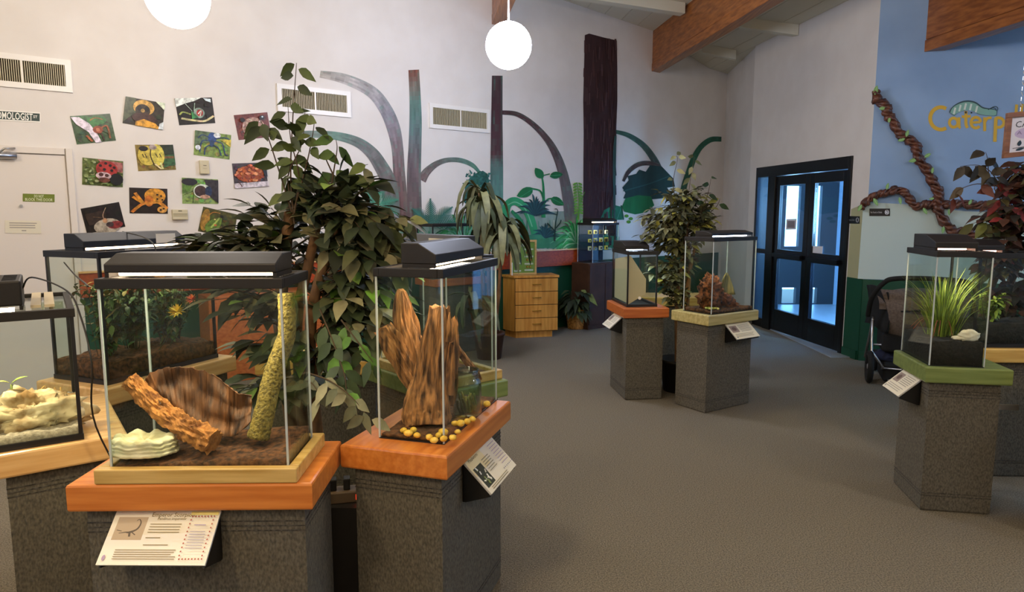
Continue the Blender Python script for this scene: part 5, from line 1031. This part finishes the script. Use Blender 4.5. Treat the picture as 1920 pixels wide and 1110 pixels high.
# orange panel behind the ring
oc = BW.at(ug + 1.5, 0, .06); m = M(); wallbox(m, BW, ug + .95, ug + 2.4, .0, .82, th=-.012, inn=.36); o = inner('orange_cupboard', 'plain orange low cupboard against the back wall behind the big ficus', 'cupboard', m, M_RED); smooth_by_bevel(o)
# ================================================================== plants
GRN = ['#343f22', '#28331c', '#3f4a28', '#525633', '#222b18', '#6c6a48', '#85805f', '#3f4a34', '#2c3a1e', '#35422a']
LIGHT = ['#5f8a2c', '#74993a', '#86a84a']
def twig(mL, mT, p0, p1, n, L, cols, rr, droop=.12, r=.003, w=.52, spread=1.0, start=.25):
    d = p1 - p0; mid = p0.lerp(p1, .55) + Vector((0, 0, d.length * droop)) + rv(rr, .02); q = spline([p0, p0.lerp(mid, .5) + Vector((0, 0, .01)), mid, p1], 4)
    mT.tube(q, [r * (1 - .6 * i / (len(q) - 1)) for i in range(len(q))], 5, cap=False)
    for i in range(n):
        t = start + (1 - start) * (i + .5) / n; k = min(int(t * (len(q) - 1)), len(q) - 2); f = t * (len(q) - 1) - k; p = q[k].lerp(q[k + 1], f); dd_ = (q[k + 1] - q[k]).normalized()
        side = dd_.cross(Vector((0, 0, 1))); side = side.normalized() if side.length > .1 else Vector((1, 0, 0)); s_ = 1 if i % 2 else -1
        ld = dd_ * rr.uniform(.4, .9) + side * s_ * spread * rr.uniform(.5, 1.0) + Vector((0, 0, rr.uniform(-.75, .15))); up = Vector((rr.uniform(-.5, .5), rr.uniform(-.9, .3), 1))
        ll = L * rr.uniform(.72, 1.15); st = p + ld.normalized() * .012; mT.tube([p, st], .0014, 4, cap=False); leafquad(mL, st, ld, ll, ll * w, hx(rr.choice(cols)), up, fold=rr.uniform(.05, .4), droop=rr.uniform(0, .5))
    leafquad(mL, q[-1], q[-1] - q[-3], L, L * w, hx(rr.choice(cols)), fold=.2)
def ficus(name, label, base, trunks, blobs, twigs, L, seed, cols=GRN, light=LIGHT, lightp=.12, nl=6, potr=.17, poth=.26):
    e = thing(name, label, 'plant', base); rr = random.Random(seed); B = Vector(base); mL, mT = M(), M(); ends = []
    for pts, rad, sawn in trunks:
        m = M(); q = spline([p - B for p in pts], 6); m.tube(q, [rad[0] + (rad[1] - rad[0]) * i / (len(q) - 1) for i in range(len(q))], 12, wob=.25); m.build('trunk', M_BARK, e, True); ends.append(q)
    for c, r, n in blobs:
        c = c - B
        for _ in range(n):
            q = min(ends, key=lambda q: min((c - p).length for p in q)); d_ = rv(rr)
            while d_.length > 1: d_ = rv(rr)
            tgt = c + Vector((d_.x * r[0], d_.y * r[1], d_.z * r[2])); src = min(q, key=lambda p: (tgt - Vector((0, 0, .12)) - p).length)
            if (tgt - src).length > .45: src = tgt.lerp(src, .40 / (tgt - src).length * .9)
            cc_ = [x for x in cols] + ([rr.choice(light)] * max(1, int(lightp * len(cols))) if rr.random() < .5 else [])
            twig(mL, mT, src, tgt, nl, L, cc_, rr)
    for pts, n, cs, LL in twigs:
        pts = [p - B for p in pts]; q = spline(pts, 5); mT.tube(q, [.004 * (1 - .7 * i / (len(q) - 1)) for i in range(len(q))], 5, cap=False)
        for i in range(n):
            t = .15 + .85 * i / max(1, n - 1); k = min(int(t * (len(q) - 1)), len(q) - 2); p = q[k].lerp(q[k + 1], t * (len(q) - 1) - k); dd_ = (q[k + 1] - q[k]).normalized(); s_ = 1 if i % 2 else -1
            ld = dd_ * .25 + Vector((s_ * rr.uniform(.25, 1), rr.uniform(-.5, .3), rr.uniform(-1.1, .1))); leafquad(mL, p + ld.normalized() * .01, ld, LL * rr.uniform(.8, 1.1), LL * .52, hx(rr.choice(cs)), Vector((rr.uniform(-.8, .8), -1, rr.uniform(-.2, .8))), fold=.2, droop=.25)
    mT.build('twigs', M_TWIG, e, True); mL.build('foliage', M_LEAF, e, True)
    if potr:
        m = M(); m.lathe((0, 0, 0), [(.001, 0), (potr * .8, 0), (potr, poth), (potr * 1.06, poth), (potr * 1.06, poth + .03), (potr * .92, poth + .03), (potr * .9, poth - .03), (.001, poth - .03)], 28); m.build('pot', mat('dark_plastic_pot', '#17140f', .6), e, True)
    return e
Yf = 2.85
def T(x, y, Y=Yf): return PY(x, y, Y)
big = [((T(600, 380, 3.0), (.16, .12, .09), 12)), ((T(675, 410), (.20, .16, .11), 24)), ((T(700, 480, 2.8), (.15, .14, .10), 18)), ((T(640, 350), (.15, .12, .07), 13)), ((T(500, 400, 3.0), (.12, .12, .05), 6)), ((T(450, 440, 2.9), (.20, .12, .045), 16)), ((T(380, 455, 2.95), (.14, .10, .03), 6)), ((T(590, 470, 3.1), (.2, .06, .12), 8)),
       ((T(685, 560, 2.78), (.12, .12, .12), 18)), ((T(660, 640, 2.75), (.12, .10, .09), 10)), ((T(635, 560, 2.95), (.10, .10, .16), 9)), ((T(730, 440, 2.8), (.09, .08, .05), 7)),
       ((T(470, 570, 2.75), (.17, .10, .10), 13)), ((T(500, 640, 2.75), (.14, .10, .07), 9)), ((T(480, 720, 2.7), (.12, .10, .05), 6)), ((T(720, 560, 3.0), (.10, .12, .14), 10)), ((T(590, 700, 2.9), (.12, .1, .10), 5))]
G2 = ['#3c4c20', '#4c5e28', '#2c3c1a', '#5c6a34', '#344422']
tw = [([T(552, 420), T(545, 330), T(548, 240), T(553, 160), T(556, 118)], 11, G2, .075), ([T(552, 400), T(560, 330), T(545, 260), T(540, 200)], 12, G2, .08), ([T(548, 400), T(520, 310), T(500, 250), T(488, 225)], 11, G2, .085), ([T(552, 390), T(572, 320), T(585, 260), T(590, 225)], 7, G2, .075), ([T(550, 390), T(540, 330), T(566, 270), T(572, 210)], 9, G2, .085),
      ([T(620, 360), T(626, 320), T(632, 280), T(630, 262)], 5, ['#3c5a26', '#5c7a34'], .085), ([T(626, 330), T(612, 300), T(606, 285)], 2, ['#3c5a26'], .08), ([T(640, 360), T(660, 320), T(690, 308)], 5, ['#7a7752', '#5f7034', '#8a875f'], .09), ([T(700, 440), T(740, 415), T(775, 412)], 5, ['#8f9a56', '#a0a868'], .075),
      ([T(600, 580, 2.7), T(628, 650, 2.62), T(645, 700, 2.55), T(650, 735, 2.5)], 14, ['#3f5236', '#4f6244', '#5c8a34', '#34462e'], .085), ([T(640, 600, 2.7), T(670, 640, 2.6), T(700, 680, 2.55)], 8, ['#3f5236', '#4f6244', '#5c8a34'], .08), ([T(580, 700, 2.6), T(620, 715, 2.5), T(660, 745, 2.42), T(692, 785, 2.38)], 12, ['#9a9678', '#85856a', '#70745c'], .075),
      ([T(560, 720, 2.6), T(580, 715, 2.55), T(600, 740, 2.5)], 5, ['#8a886c', '#6a6c54'], .075)]
ficus('ficus_tree', 'big leafy ficus rising between the two front terrariums', (-.93, 2.98, 0),
      [([Vector((-.96, 3.0, .2)), T(528, 640, 3.0), T(533, 500, 2.98), T(546, 380, 2.95)], (.030, .024), 1), ([Vector((-.90, 2.95, .2)), T(557, 640, 2.95), T(578, 500, 2.93), T(600, 400, 2.92)], (.026, .018), 1), ([Vector((-.86, 3.02, .2)), T(582, 640, 2.9), T(610, 490, 2.88), T(638, 402, 2.86)], (.026, .020), 1)],
      big, tw, .118, 42, nl=6)
# red leaved ficus at the right edge
RC = ['#4a2c24', '#3a241e', '#5c3a2c', '#4c4a28', '#6a4230', '#35302a', '#5c5434']
def Q(x, y, Y=4.35): return PY(x, y, Y)
ficus('red_leaved_ficus', 'brown and red leaved ficus at the right edge behind the grass terrarium', (3.28, 4.75, 0), [([Vector((3.28, 4.75, .2)), Vector((3.27, 4.7, .9)), Q(1908, 420, 4.6), Q(1900, 330, 4.6)], (.03, .018), 1), ([Vector((3.34, 4.78, .2)), Vector((3.42, 4.7, 1.0)), Q(1960, 380, 4.6), Q(1965, 300, 4.6)], (.028, .016), 1)],
      [(Q(1890, 400), (.20, .16, .13), 30), (Q(1915, 330), (.15, .14, .12), 22), (Q(1870, 480, 4.3), (.12, .12, .12), 18), (Q(1905, 560, 4.5), (.13, .12, .16), 26), (Q(1880, 600, 4.55), (.10, .12, .10), 14), (Q(1960, 450), (.2, .2, .3), 20)],
      [([Q(1880, 360), Q(1860, 325), Q(1835, 310), Q(1800, 312)], 8, ['#3c3428', '#2c2822', '#4a4230'], .11), ([Q(1870, 350), Q(1855, 330), Q(1852, 300), Q(1848, 285)], 5, ['#3c3428', '#332e24'], .12), ([Q(1870, 370), Q(1840, 345), Q(1800, 355), Q(1790, 370)], 5, ['#5a4a34', '#6a3428'], .11), ([Q(1880, 430), Q(1850, 415), Q(1820, 420)], 6, ['#6a7034', '#4c4a28', '#5c5c30'], .11), ([Q(1880, 380), Q(1865, 355), Q(1868, 345)], 2, ['#8a2c2c'], .12)], .105, 7, cols=RC, light=['#8a2c2c', '#7a3430'], lightp=.15, nl=6)
# small ficus between the middle pedestals
SC = ['#5a5c44', '#4c5036', '#70704c', '#3c4230', '#85855f', '#64633c', '#9a9a52']
def S_(x, y, Y=5.95): return PY(x, y, Y)
ficus('small_ficus', 'grey green ficus standing between the two middle pedestals', (1.50, 6.0, 0), [([Vector((1.48, 6.0, .2)), S_(1270, 560), S_(1282, 470), S_(1290, 400)], (.02, .013), 1), ([Vector((1.53, 6.02, .2)), S_(1290, 560), S_(1292, 470), S_(1276, 380)], (.018, .012), 1), ([Vector((1.5, 5.95, .2)), S_(1280, 580), S_(1300, 480), S_(1312, 410)], (.014, .01), 1)],
      [(S_(1268, 425), (.36, .25, .22), 90), (S_(1225, 430), (.13, .16, .20), 26), (S_(1322, 405), (.12, .14, .13), 22), (S_(1275, 365), (.22, .2, .10), 22), (S_(1265, 500), (.24, .16, .14), 40), (S_(1262, 545), (.17, .12, .08), 14)],
      [([S_(1270, 390), S_(1262, 345), S_(1270, 300), S_(1268, 292)], 8, ['#c0bf8e', '#a9ab7a', '#8f9468'], .075), ([S_(1288, 390), S_(1294, 340), S_(1302, 295)], 9, ['#b0b08a', '#8a8f6a', '#6c7450'], .075), ([S_(1320, 390), S_(1328, 360), S_(1333, 335)], 4, ['#2f4a2c', '#3c5a34'], .09), ([S_(1330, 400), S_(1345, 385), S_(1350, 372)], 3, ['#3c5a34', '#9a9a3c'], .09)], .085, 19, cols=SC, light=['#b0ac4c', '#a8a03c'], lightp=.1, nl=7)
# drooping long leaved plant by the cabinet
def droopy(label, base, heads, seed):
    e = thing('drooping_plant', label, 'plant', base); B = Vector(base); rr = random.Random(seed); m = M()
    cols = ['#4a5234', '#3c4628', '#5f6440', '#6f704a', '#343e24', '#7a7a50']
    for hi, (h, r, n, L) in enumerate(heads):
        t = M(); hh = h - B; t.tube(spline([(hh.x * .2, hh.y * .2, 0), (hh.x * .7, hh.y * .7, hh.z * .5), hh], 6), [.024] * 7 + [.02] * 6, 10, wob=.3); t.build('cane', M_BARK, e, True)
        for i in range(n):
            a_ = rr.uniform(0, 6.283); d = Vector((math.cos(a_), math.sin(a_), 0)); p0 = hh + Vector((0, 0, rr.uniform(-.16, .05))); LL = L * rr.uniform(.65, 1.1); rise = rr.uniform(.0, .35) * LL; out = rr.uniform(.45, 1.0) * LL
            q = spline([p0, p0 + d * out * .45 + Vector((0, 0, rise)), p0 + d * out * .85 + Vector((0, 0, rise * .2 - LL * .2)), p0 + d * out + Vector((0, 0, -LL * rr.uniform(.55, .8)))], 5); w = LL * rr.uniform(.15, .22); s_ = Vector((-math.sin(a_), math.cos(a_), 0)); vs = []
            for k, p in enumerate(q): t_ = k / (len(q) - 1); ww = w * math.sin(math.pi * min(1, t_ * .93 + .05)) ** .8 / 1.0 * .5 + .001; vs += [p + s_ * ww + Vector((0, 0, ww * .35)), p, p - s_ * ww + Vector((0, 0, ww * .35))]
            m.add(vs, [q_ for k in range(len(q) - 1) for q_ in ((3 * k, 3 * k + 1, 3 * k + 4, 3 * k + 3), (3 * k + 1, 3 * k + 2, 3 * k + 5, 3 * k + 4))], hx(rr.choice(cols)))
    m.build('foliage', M_LEAF, e, True)
    m = M(); m.lathe((0, 0, 0), [(.001, 0), (.13, 0), (.165, .26), (.175, .26), (.175, .29), (.15, .29), (.14, .24), (.001, .24)], 24); m.build('pot', mat('brown_pot', '#4a2c1c', .6), e, True); return e
def Dp(x, y, Y=7.2): return PY(x, y, Y)
droopy('tall plant with long drooping olive leaves left of the oak cabinet', (-.25, 7.35, 0), [(Dp(900, 362), .3, 34, .38), (Dp(942, 430), .3, 46, .42), (Dp(915, 400), .3, 24, .38), (Dp(880, 560, 7.1), .3, 14, .36)], 5)
# broad leaved plant in basket
bk = P(1082, 618, 0); bk = Vector((bk.x, bk.y + .12, 0))
e = thing('wicker_basket', 'round wicker basket planter on the floor right of the oak cabinet', 'basket', bk)
m = M(); pr = []; n = 36
for i in range(15):
    z_ = .26 * i / 14; r = .115 + .045 * i / 14; pr.append((z_, r))
vs = []
for i, (z_, r) in enumerate(pr):
    for j in range(n): k = 1 + .035 * (1 if (i + j // 2) % 2 else -1); vs.append((r * k * math.cos(2 * math.pi * j / n), r * k * math.sin(2 * math.pi * j / n), z_))
m.add(vs, [(i * n + j, i * n + (j + 1) % n, (i + 1) * n + (j + 1) % n, (i + 1) * n + j) for i in range(14) for j in range(n)] + [tuple(range(n))[::-1]]); m.build('woven_body', mat('wicker', '#8a5c26', .7, noise_s=40, col2='#c9924a', bump=.5), e, True)
m = M(); m.tube([(.165 * math.cos(t * math.pi / 12), .165 * math.sin(t * math.pi / 12), .265) for t in range(25)], .011, 8); m.build('rim', MATS['wicker'], e, True)
e = thing('broad_leaved_plant', 'dark green plant with broad striped leaves growing in the wicker basket', 'plant', bk + Vector((0, 0, .2))); rr = random.Random(31); m = M(); t = M()
m2 = M()
for i in range(150):
    a_ = i * 2.399; el = rr.uniform(-.35, 1.2); d = Vector((math.cos(a_) * math.cos(el), math.sin(a_) * math.cos(el), math.sin(el) + .15)); st = d.normalized() * rr.uniform(.10, .30) + Vector((0, 0, .07)); en = bk + st + d.normalized() * .14
    if (Vector((en.x, en.y, 0)) - BW.A).dot(BW.n) < .06 or (Vector((en.x, en.y, 0)) - c0).dot(dr(51.4)) > -.02: continue
    t.tube(spline([(0, 0, 0), st * .5 + Vector((0, 0, .03)), st], 3), .004, 5, cap=False); leafquad(m, st, Vector((d.x, d.y, rr.uniform(-.2, .3))), rr.uniform(.14, .21), rr.uniform(.06, .09), hx(rr.choice(['#1f2c1a', '#2c3a22', '#37452a', '#24301c', '#44522f'])), fold=.2, droop=.6)
for p0, d, L in (((.05, -.1, .34), (.6, -.3, -.35), .27), ((.06, 0, .38), (.8, .2, .5), .22), ((0, -.12, .14), (0, -.5, -.5), .18)): leafquad(m, Vector(p0), Vector(d), L, L * .42, hx('#6f7f3c'), Vector((0, -1, .6)), fold=.1, droop=.3)
m.build('foliage', M_LEAF, e, True); t.build('stems', M_TWIG, e, True)
m = M(); m.lathe((0, 0, 0), [(.001, 0), (.14, 0)], 20); 
# ================================================================== stroller
sb = Vector((3.30, 6.28, 0)); M_FAB = mat('brown_grey_fabric', '#5c5049', .9, noise_s=60, col2='#71635a', bump=.3); M_RUB = mat('black_rubber', '#0e0e0f', .8); M_DFAB = mat('black_fabric', '#111113', .9)
st = thing('stroller', 'brown and black pushchair parked behind the grass terrarium', 'stroller', sb, R(-22))
m = M(); m.tube(spline([(.02, .10, .62), (.03, -.02, .80), (.10, -.14, .95), (.20, -.19, 1.005), (.55, -.19, 1.01), (.78, -.14, .97), (.84, -.02, .82), (.85, .1, .62)], 6), .022, 10); m.build('handle_bar', M_RUB, st, True)
m = M()
for x in (.06, .80): m.tube([(x, .06, .62), (x, .05, .40), (x, .0, .30), (x + (.1 if x < .4 else -.1), -.06, .16)], .013, 8); m.tube([(x, .05, .60), (x, .5, .15)], .013, 8)
m.tube([(.06, .04, .36), (.80, .04, .36)], .010, 8); m.tube([(.14, -.06, .16), (.72, -.06, .16)], .010, 8); m.tube([(.20, -.05, .05), (.70, -.05, .05)], .009, 8); m.build('frame', M_METAL, st, True)
def sheet(pts_rows):
    m = M(); vs = [p for r in pts_rows for p in r]; k = len(pts_rows[0]); m.add(vs, [(i * k + j, i * k + j + 1, (i + 1) * k + j + 1, (i + 1) * k + j) for i in range(len(pts_rows) - 1) for j in range(k - 1)]); return m
rows = []
for i in range(9):
    f = i / 8; z_ = .88 - .42 * f; y = .0 - .07 * math.sin(math.pi * f) + .05 * f; x0, x1 = .10 + .06 * math.sin(f * 2) + .04 * f, .80 - .03 * f; rows.append([Vector((x0 + (x1 - x0) * j / 10, y + .014 * noise.noise(Vector((j * .8, i * .8, 1))) - .03 * math.sin(math.pi * j / 10), z_ - .03 * math.sin(math.pi * j / 10) * f)) for j in range(11)])
o = sheet(rows).build('seat_back', M_FAB, st, True); o.modifiers.new('s', 'SOLIDIFY').thickness = .02
rows = []
for i in range(7):
    f = i / 6; rows.append([Vector((.04 + .12 * (j / 5) + .03 * math.sin(f * 3), .45 - .5 * (j / 5) , .88 - .38 * f + .05 * math.sin(j) * .3)) for j in range(6)])
o = sheet(rows).build('side_panel', M_DFAB, st, True); o.modifiers.new('s', 'SOLIDIFY').thickness = .015
rows = []
for i in range(9):
    a_ = math.pi * .62 * i / 8; rows.append([Vector((.10 + .70 * j / 10, .30 - .30 * math.cos(a_), .70 + .18 * math.sin(a_) * (.6 + .4 * math.sin(math.pi * j / 10)))) for j in range(11)])
o = sheet(rows).build('canopy', M_FAB, st, True); o.modifiers.new('s', 'SOLIDIFY').thickness = .01
m = M(); m.box(.14, .76, .0, .42, .30, .48); smooth_by_bevel(m.build('seat_base', M_DFAB, st), .03, 3)
m = M(); m.box(.16, .72, -.04, .40, .03, .20); 
smooth_by_bevel(m.build('storage_basket', M_DFAB, st), .02)
m = M(); m.tube(spline([(.26, -.105, .70), (.4, -.115, .715), (.6, -.11, .70)], 4), .007, 6); m.build('pocket_zip', M_DFAB, st, True)
def wheel(x, y, r, w):
    wv = M(); wv.tube([(x + 0, y + (r - .028) * math.cos(t * math.pi / 16), r + (r - .028) * math.sin(t * math.pi / 16)) for t in range(33)], .028, 8); o = wv.build('wheel', M_RUB, st, True)
    h = M(); h.tube([(x - w, y, r), (x + w, y, r)], .022, 10)
    for k in range(5): a_ = k * 2 * math.pi / 5; h.tube([(x, y, r), (x, y + (r - .04) * math.cos(a_), r + (r - .04) * math.sin(a_))], .011, 6)
    h.build('hub', mat('grey_hub', '#8a8c90', .4), o, True)
wheel(.05, .0, .155, .02); wheel(.80, .0, .155, .02); wheel(.16, .58, .11, .02); wheel(.68, .58, .11, .02)
m = M(); m.blob((0, 0, .04), (.10, .12, .07), 20, 12, .5, 3, 2); o = m.build('blue_cloth', mat('navy_cloth', '#1d2440', .9, noise_s=20, bump=.3), None, True); o.location = sb + Vector((.26, .1, .19)); tag(o, 'crumpled navy cloth in the pushchair basket', 'cloth')
m = M(); m.blob((0, 0, .04), (.12, .10, .07), 20, 12, .5, 3, 6); o = m.build('pale_cloth', mat('pale_cloth', '#b0a39a', .9, noise_s=20, bump=.3), None, True); o.location = sb + Vector((.50, .08, .19)); tag(o, 'crumpled pale cloth in the pushchair basket', 'cloth')
# ================================================================== hanging caterpillar notice
q4 = [PY(1888, 212, 4.2), PY(2028, 199.5, 4.2), PY(2022, 283, 4.2), PY(1880, 297, 4.2)]
hs = thing('hanging_sign', 'wood framed caterpillar notice hanging on a chain at the right edge', 'sign', (q4[0] + q4[2]) / 2); O = (q4[0] + q4[2]) / 2
def bi(a, b, o=0): p = q4[0] * (1 - a) * (1 - b) + q4[1] * a * (1 - b) + q4[2] * a * b + q4[3] * (1 - a) * b - O; return Vector((p.x, p.y - o, p.z))
m = M(); kx, ky = .065, .11
for a0, a1, b0, b1 in ((0, 1, 0, ky), (0, 1, 1 - ky, 1), (0, kx, ky, 1 - ky), (1 - kx, 1, ky, 1 - ky)):
    v = [bi(a0, b0), bi(a1, b0), bi(a1, b1), bi(a0, b1)]; m.add([p + Vector((0, -.012, 0)) for p in v] + [p + Vector((0, .012, 0)) for p in v], [(0, 3, 2, 1), (4, 5, 6, 7), (0, 1, 5, 4), (1, 2, 6, 5), (2, 3, 7, 6), (3, 0, 4, 7)])
smooth_by_bevel(m.build('frame', woodmat('sign_frame_wood', '#6a3c1c', '#8f5a30'), hs), .002)
A = Art(lambda a, b, o: bi(a, b, -.002 + o)); A.poly([(.03, .04), (.97, .04), (.97, .96), (.03, .96)], '#d3d0dc'); A.ell(.33, .48, .2, .13, '#b8a8cc'); A.text('CATERPILLAR', .13, .34, .17, '#1c1c24', ux=(1, 0), uy=(0, -1.15), wmax=.76); A.text('A species of', .16, .5, .11, '#7a6a94', wmax=.5)
A.stroke([(.12, .80), (.4, .77), (.7, .82)], .012, '#1c1c24', 1)
for i in range(6): A.leafshape(.2 + i * .11, .76, .13, .035, R(-85), '#1f2c38'); A.leafshape(.16 + i * .11, .85, .13, .035, R(-20), '#1f2c38')
A.M.build('printed_card', M_PRINT, hs)
m = M(); top = q4[0].lerp(q4[1], .18) - O; zc = ceil_z(O.x, O.y) - O.z
k = int((zc - top.z) / .03)
for i in range(k): z_ = top.z + .03 * i; m.tube([(top.x + (.006 if i % 2 else 0), top.y, z_ + .004), (top.x, top.y + (.006 if i % 2 else 0), z_ + .027)], .0025, 5)
m.build('chain', M_METAL, hs)
# ================================================================== power strip, cords
p = P(632, 990, .14); e = thing('power_strip', 'dark power strip with a glowing red switch between the front pedestals', 'power strip', (-.655, 2.50, .50), R(14))
m = M(); m.box(-.09, .09, -.035, .035, 0, .045); smooth_by_bevel(m.build('body', mat('tan_plastic', '#5c4a36', .5), e), .005)
m = M(); m.box(.055, .085, -.037, -.033, .012, .032); m.build('switch', mat('red_neon', '#ff3a1c', .4, emit=2), e)
for k in range(3): m = M(); m.box(-.09 + k * .05, -.065 + k * .05, -.02, .02, .045, .09); smooth_by_bevel(m.build('plug', M_BLACK, e), .004)
m = M(); m.box(-.78, -.57, 2.43, 2.63, .0, .50); inner('floor_crate', 'low black crate carrying the power strip between the front pedestals', 'crate', m, M_BLACK)
def cord(label, pts, r=.003, name='loose_cable'):
    m = M(); m.tube(spline(pts, 7), r, 6); o = m.build(name, M_BLACK, None, True); return tag(o, label, 'cable')
cord('thin dark cord from the wall socket to the widest terrarium', [PY(120, 492, 3.2), PY(140, 515, 2.8), PY(158, 530, 2.25), PY(165, 537, 2.12)])
cord('black cord from the box lamp curling past the left edge terrarium', [loc2w(*TL, .16, .2, Z + .53), PY(60, 520, 2.4), PY(125, 545, 2.35), PY(150, 590, 2.3), PY(172, 680, 2.25), PY(180, 800, 2.3), Vector((-1.33, 2.36, .5))])
cord('black cord hanging from the navy light hood', [loc2w(*TBk, .33, .25, Z + .7), PY(270, 445, 3.2), PY(290, 462, 3.1), PY(297, 500, 3.1)])
cord('looped thick black cable on the floor behind the front pedestals', [(-.72, 2.4, .03), (-.60, 2.32, .02), (-.50, 2.40, .025), (-.54, 2.6, .02), (-.70, 2.7, .02), (-.76, 2.55, .03)], .008)
cord('black cord behind the driftwood terrarium', [loc2w(*TCn, .1, .5, Z + .62), PY(772, 520, 3.2), PY(764, 600, 3.1), PY(765, 700, 3.0), Vector((-.42, 2.86, .5))])
cord('thin black cord inside the back corner of the grass terrarium', [PY(1852, 475, 3.75), PY(1848, 500, 3.8), PY(1840, 540, 3.8), PY(1846, 600, 3.8)], .002)
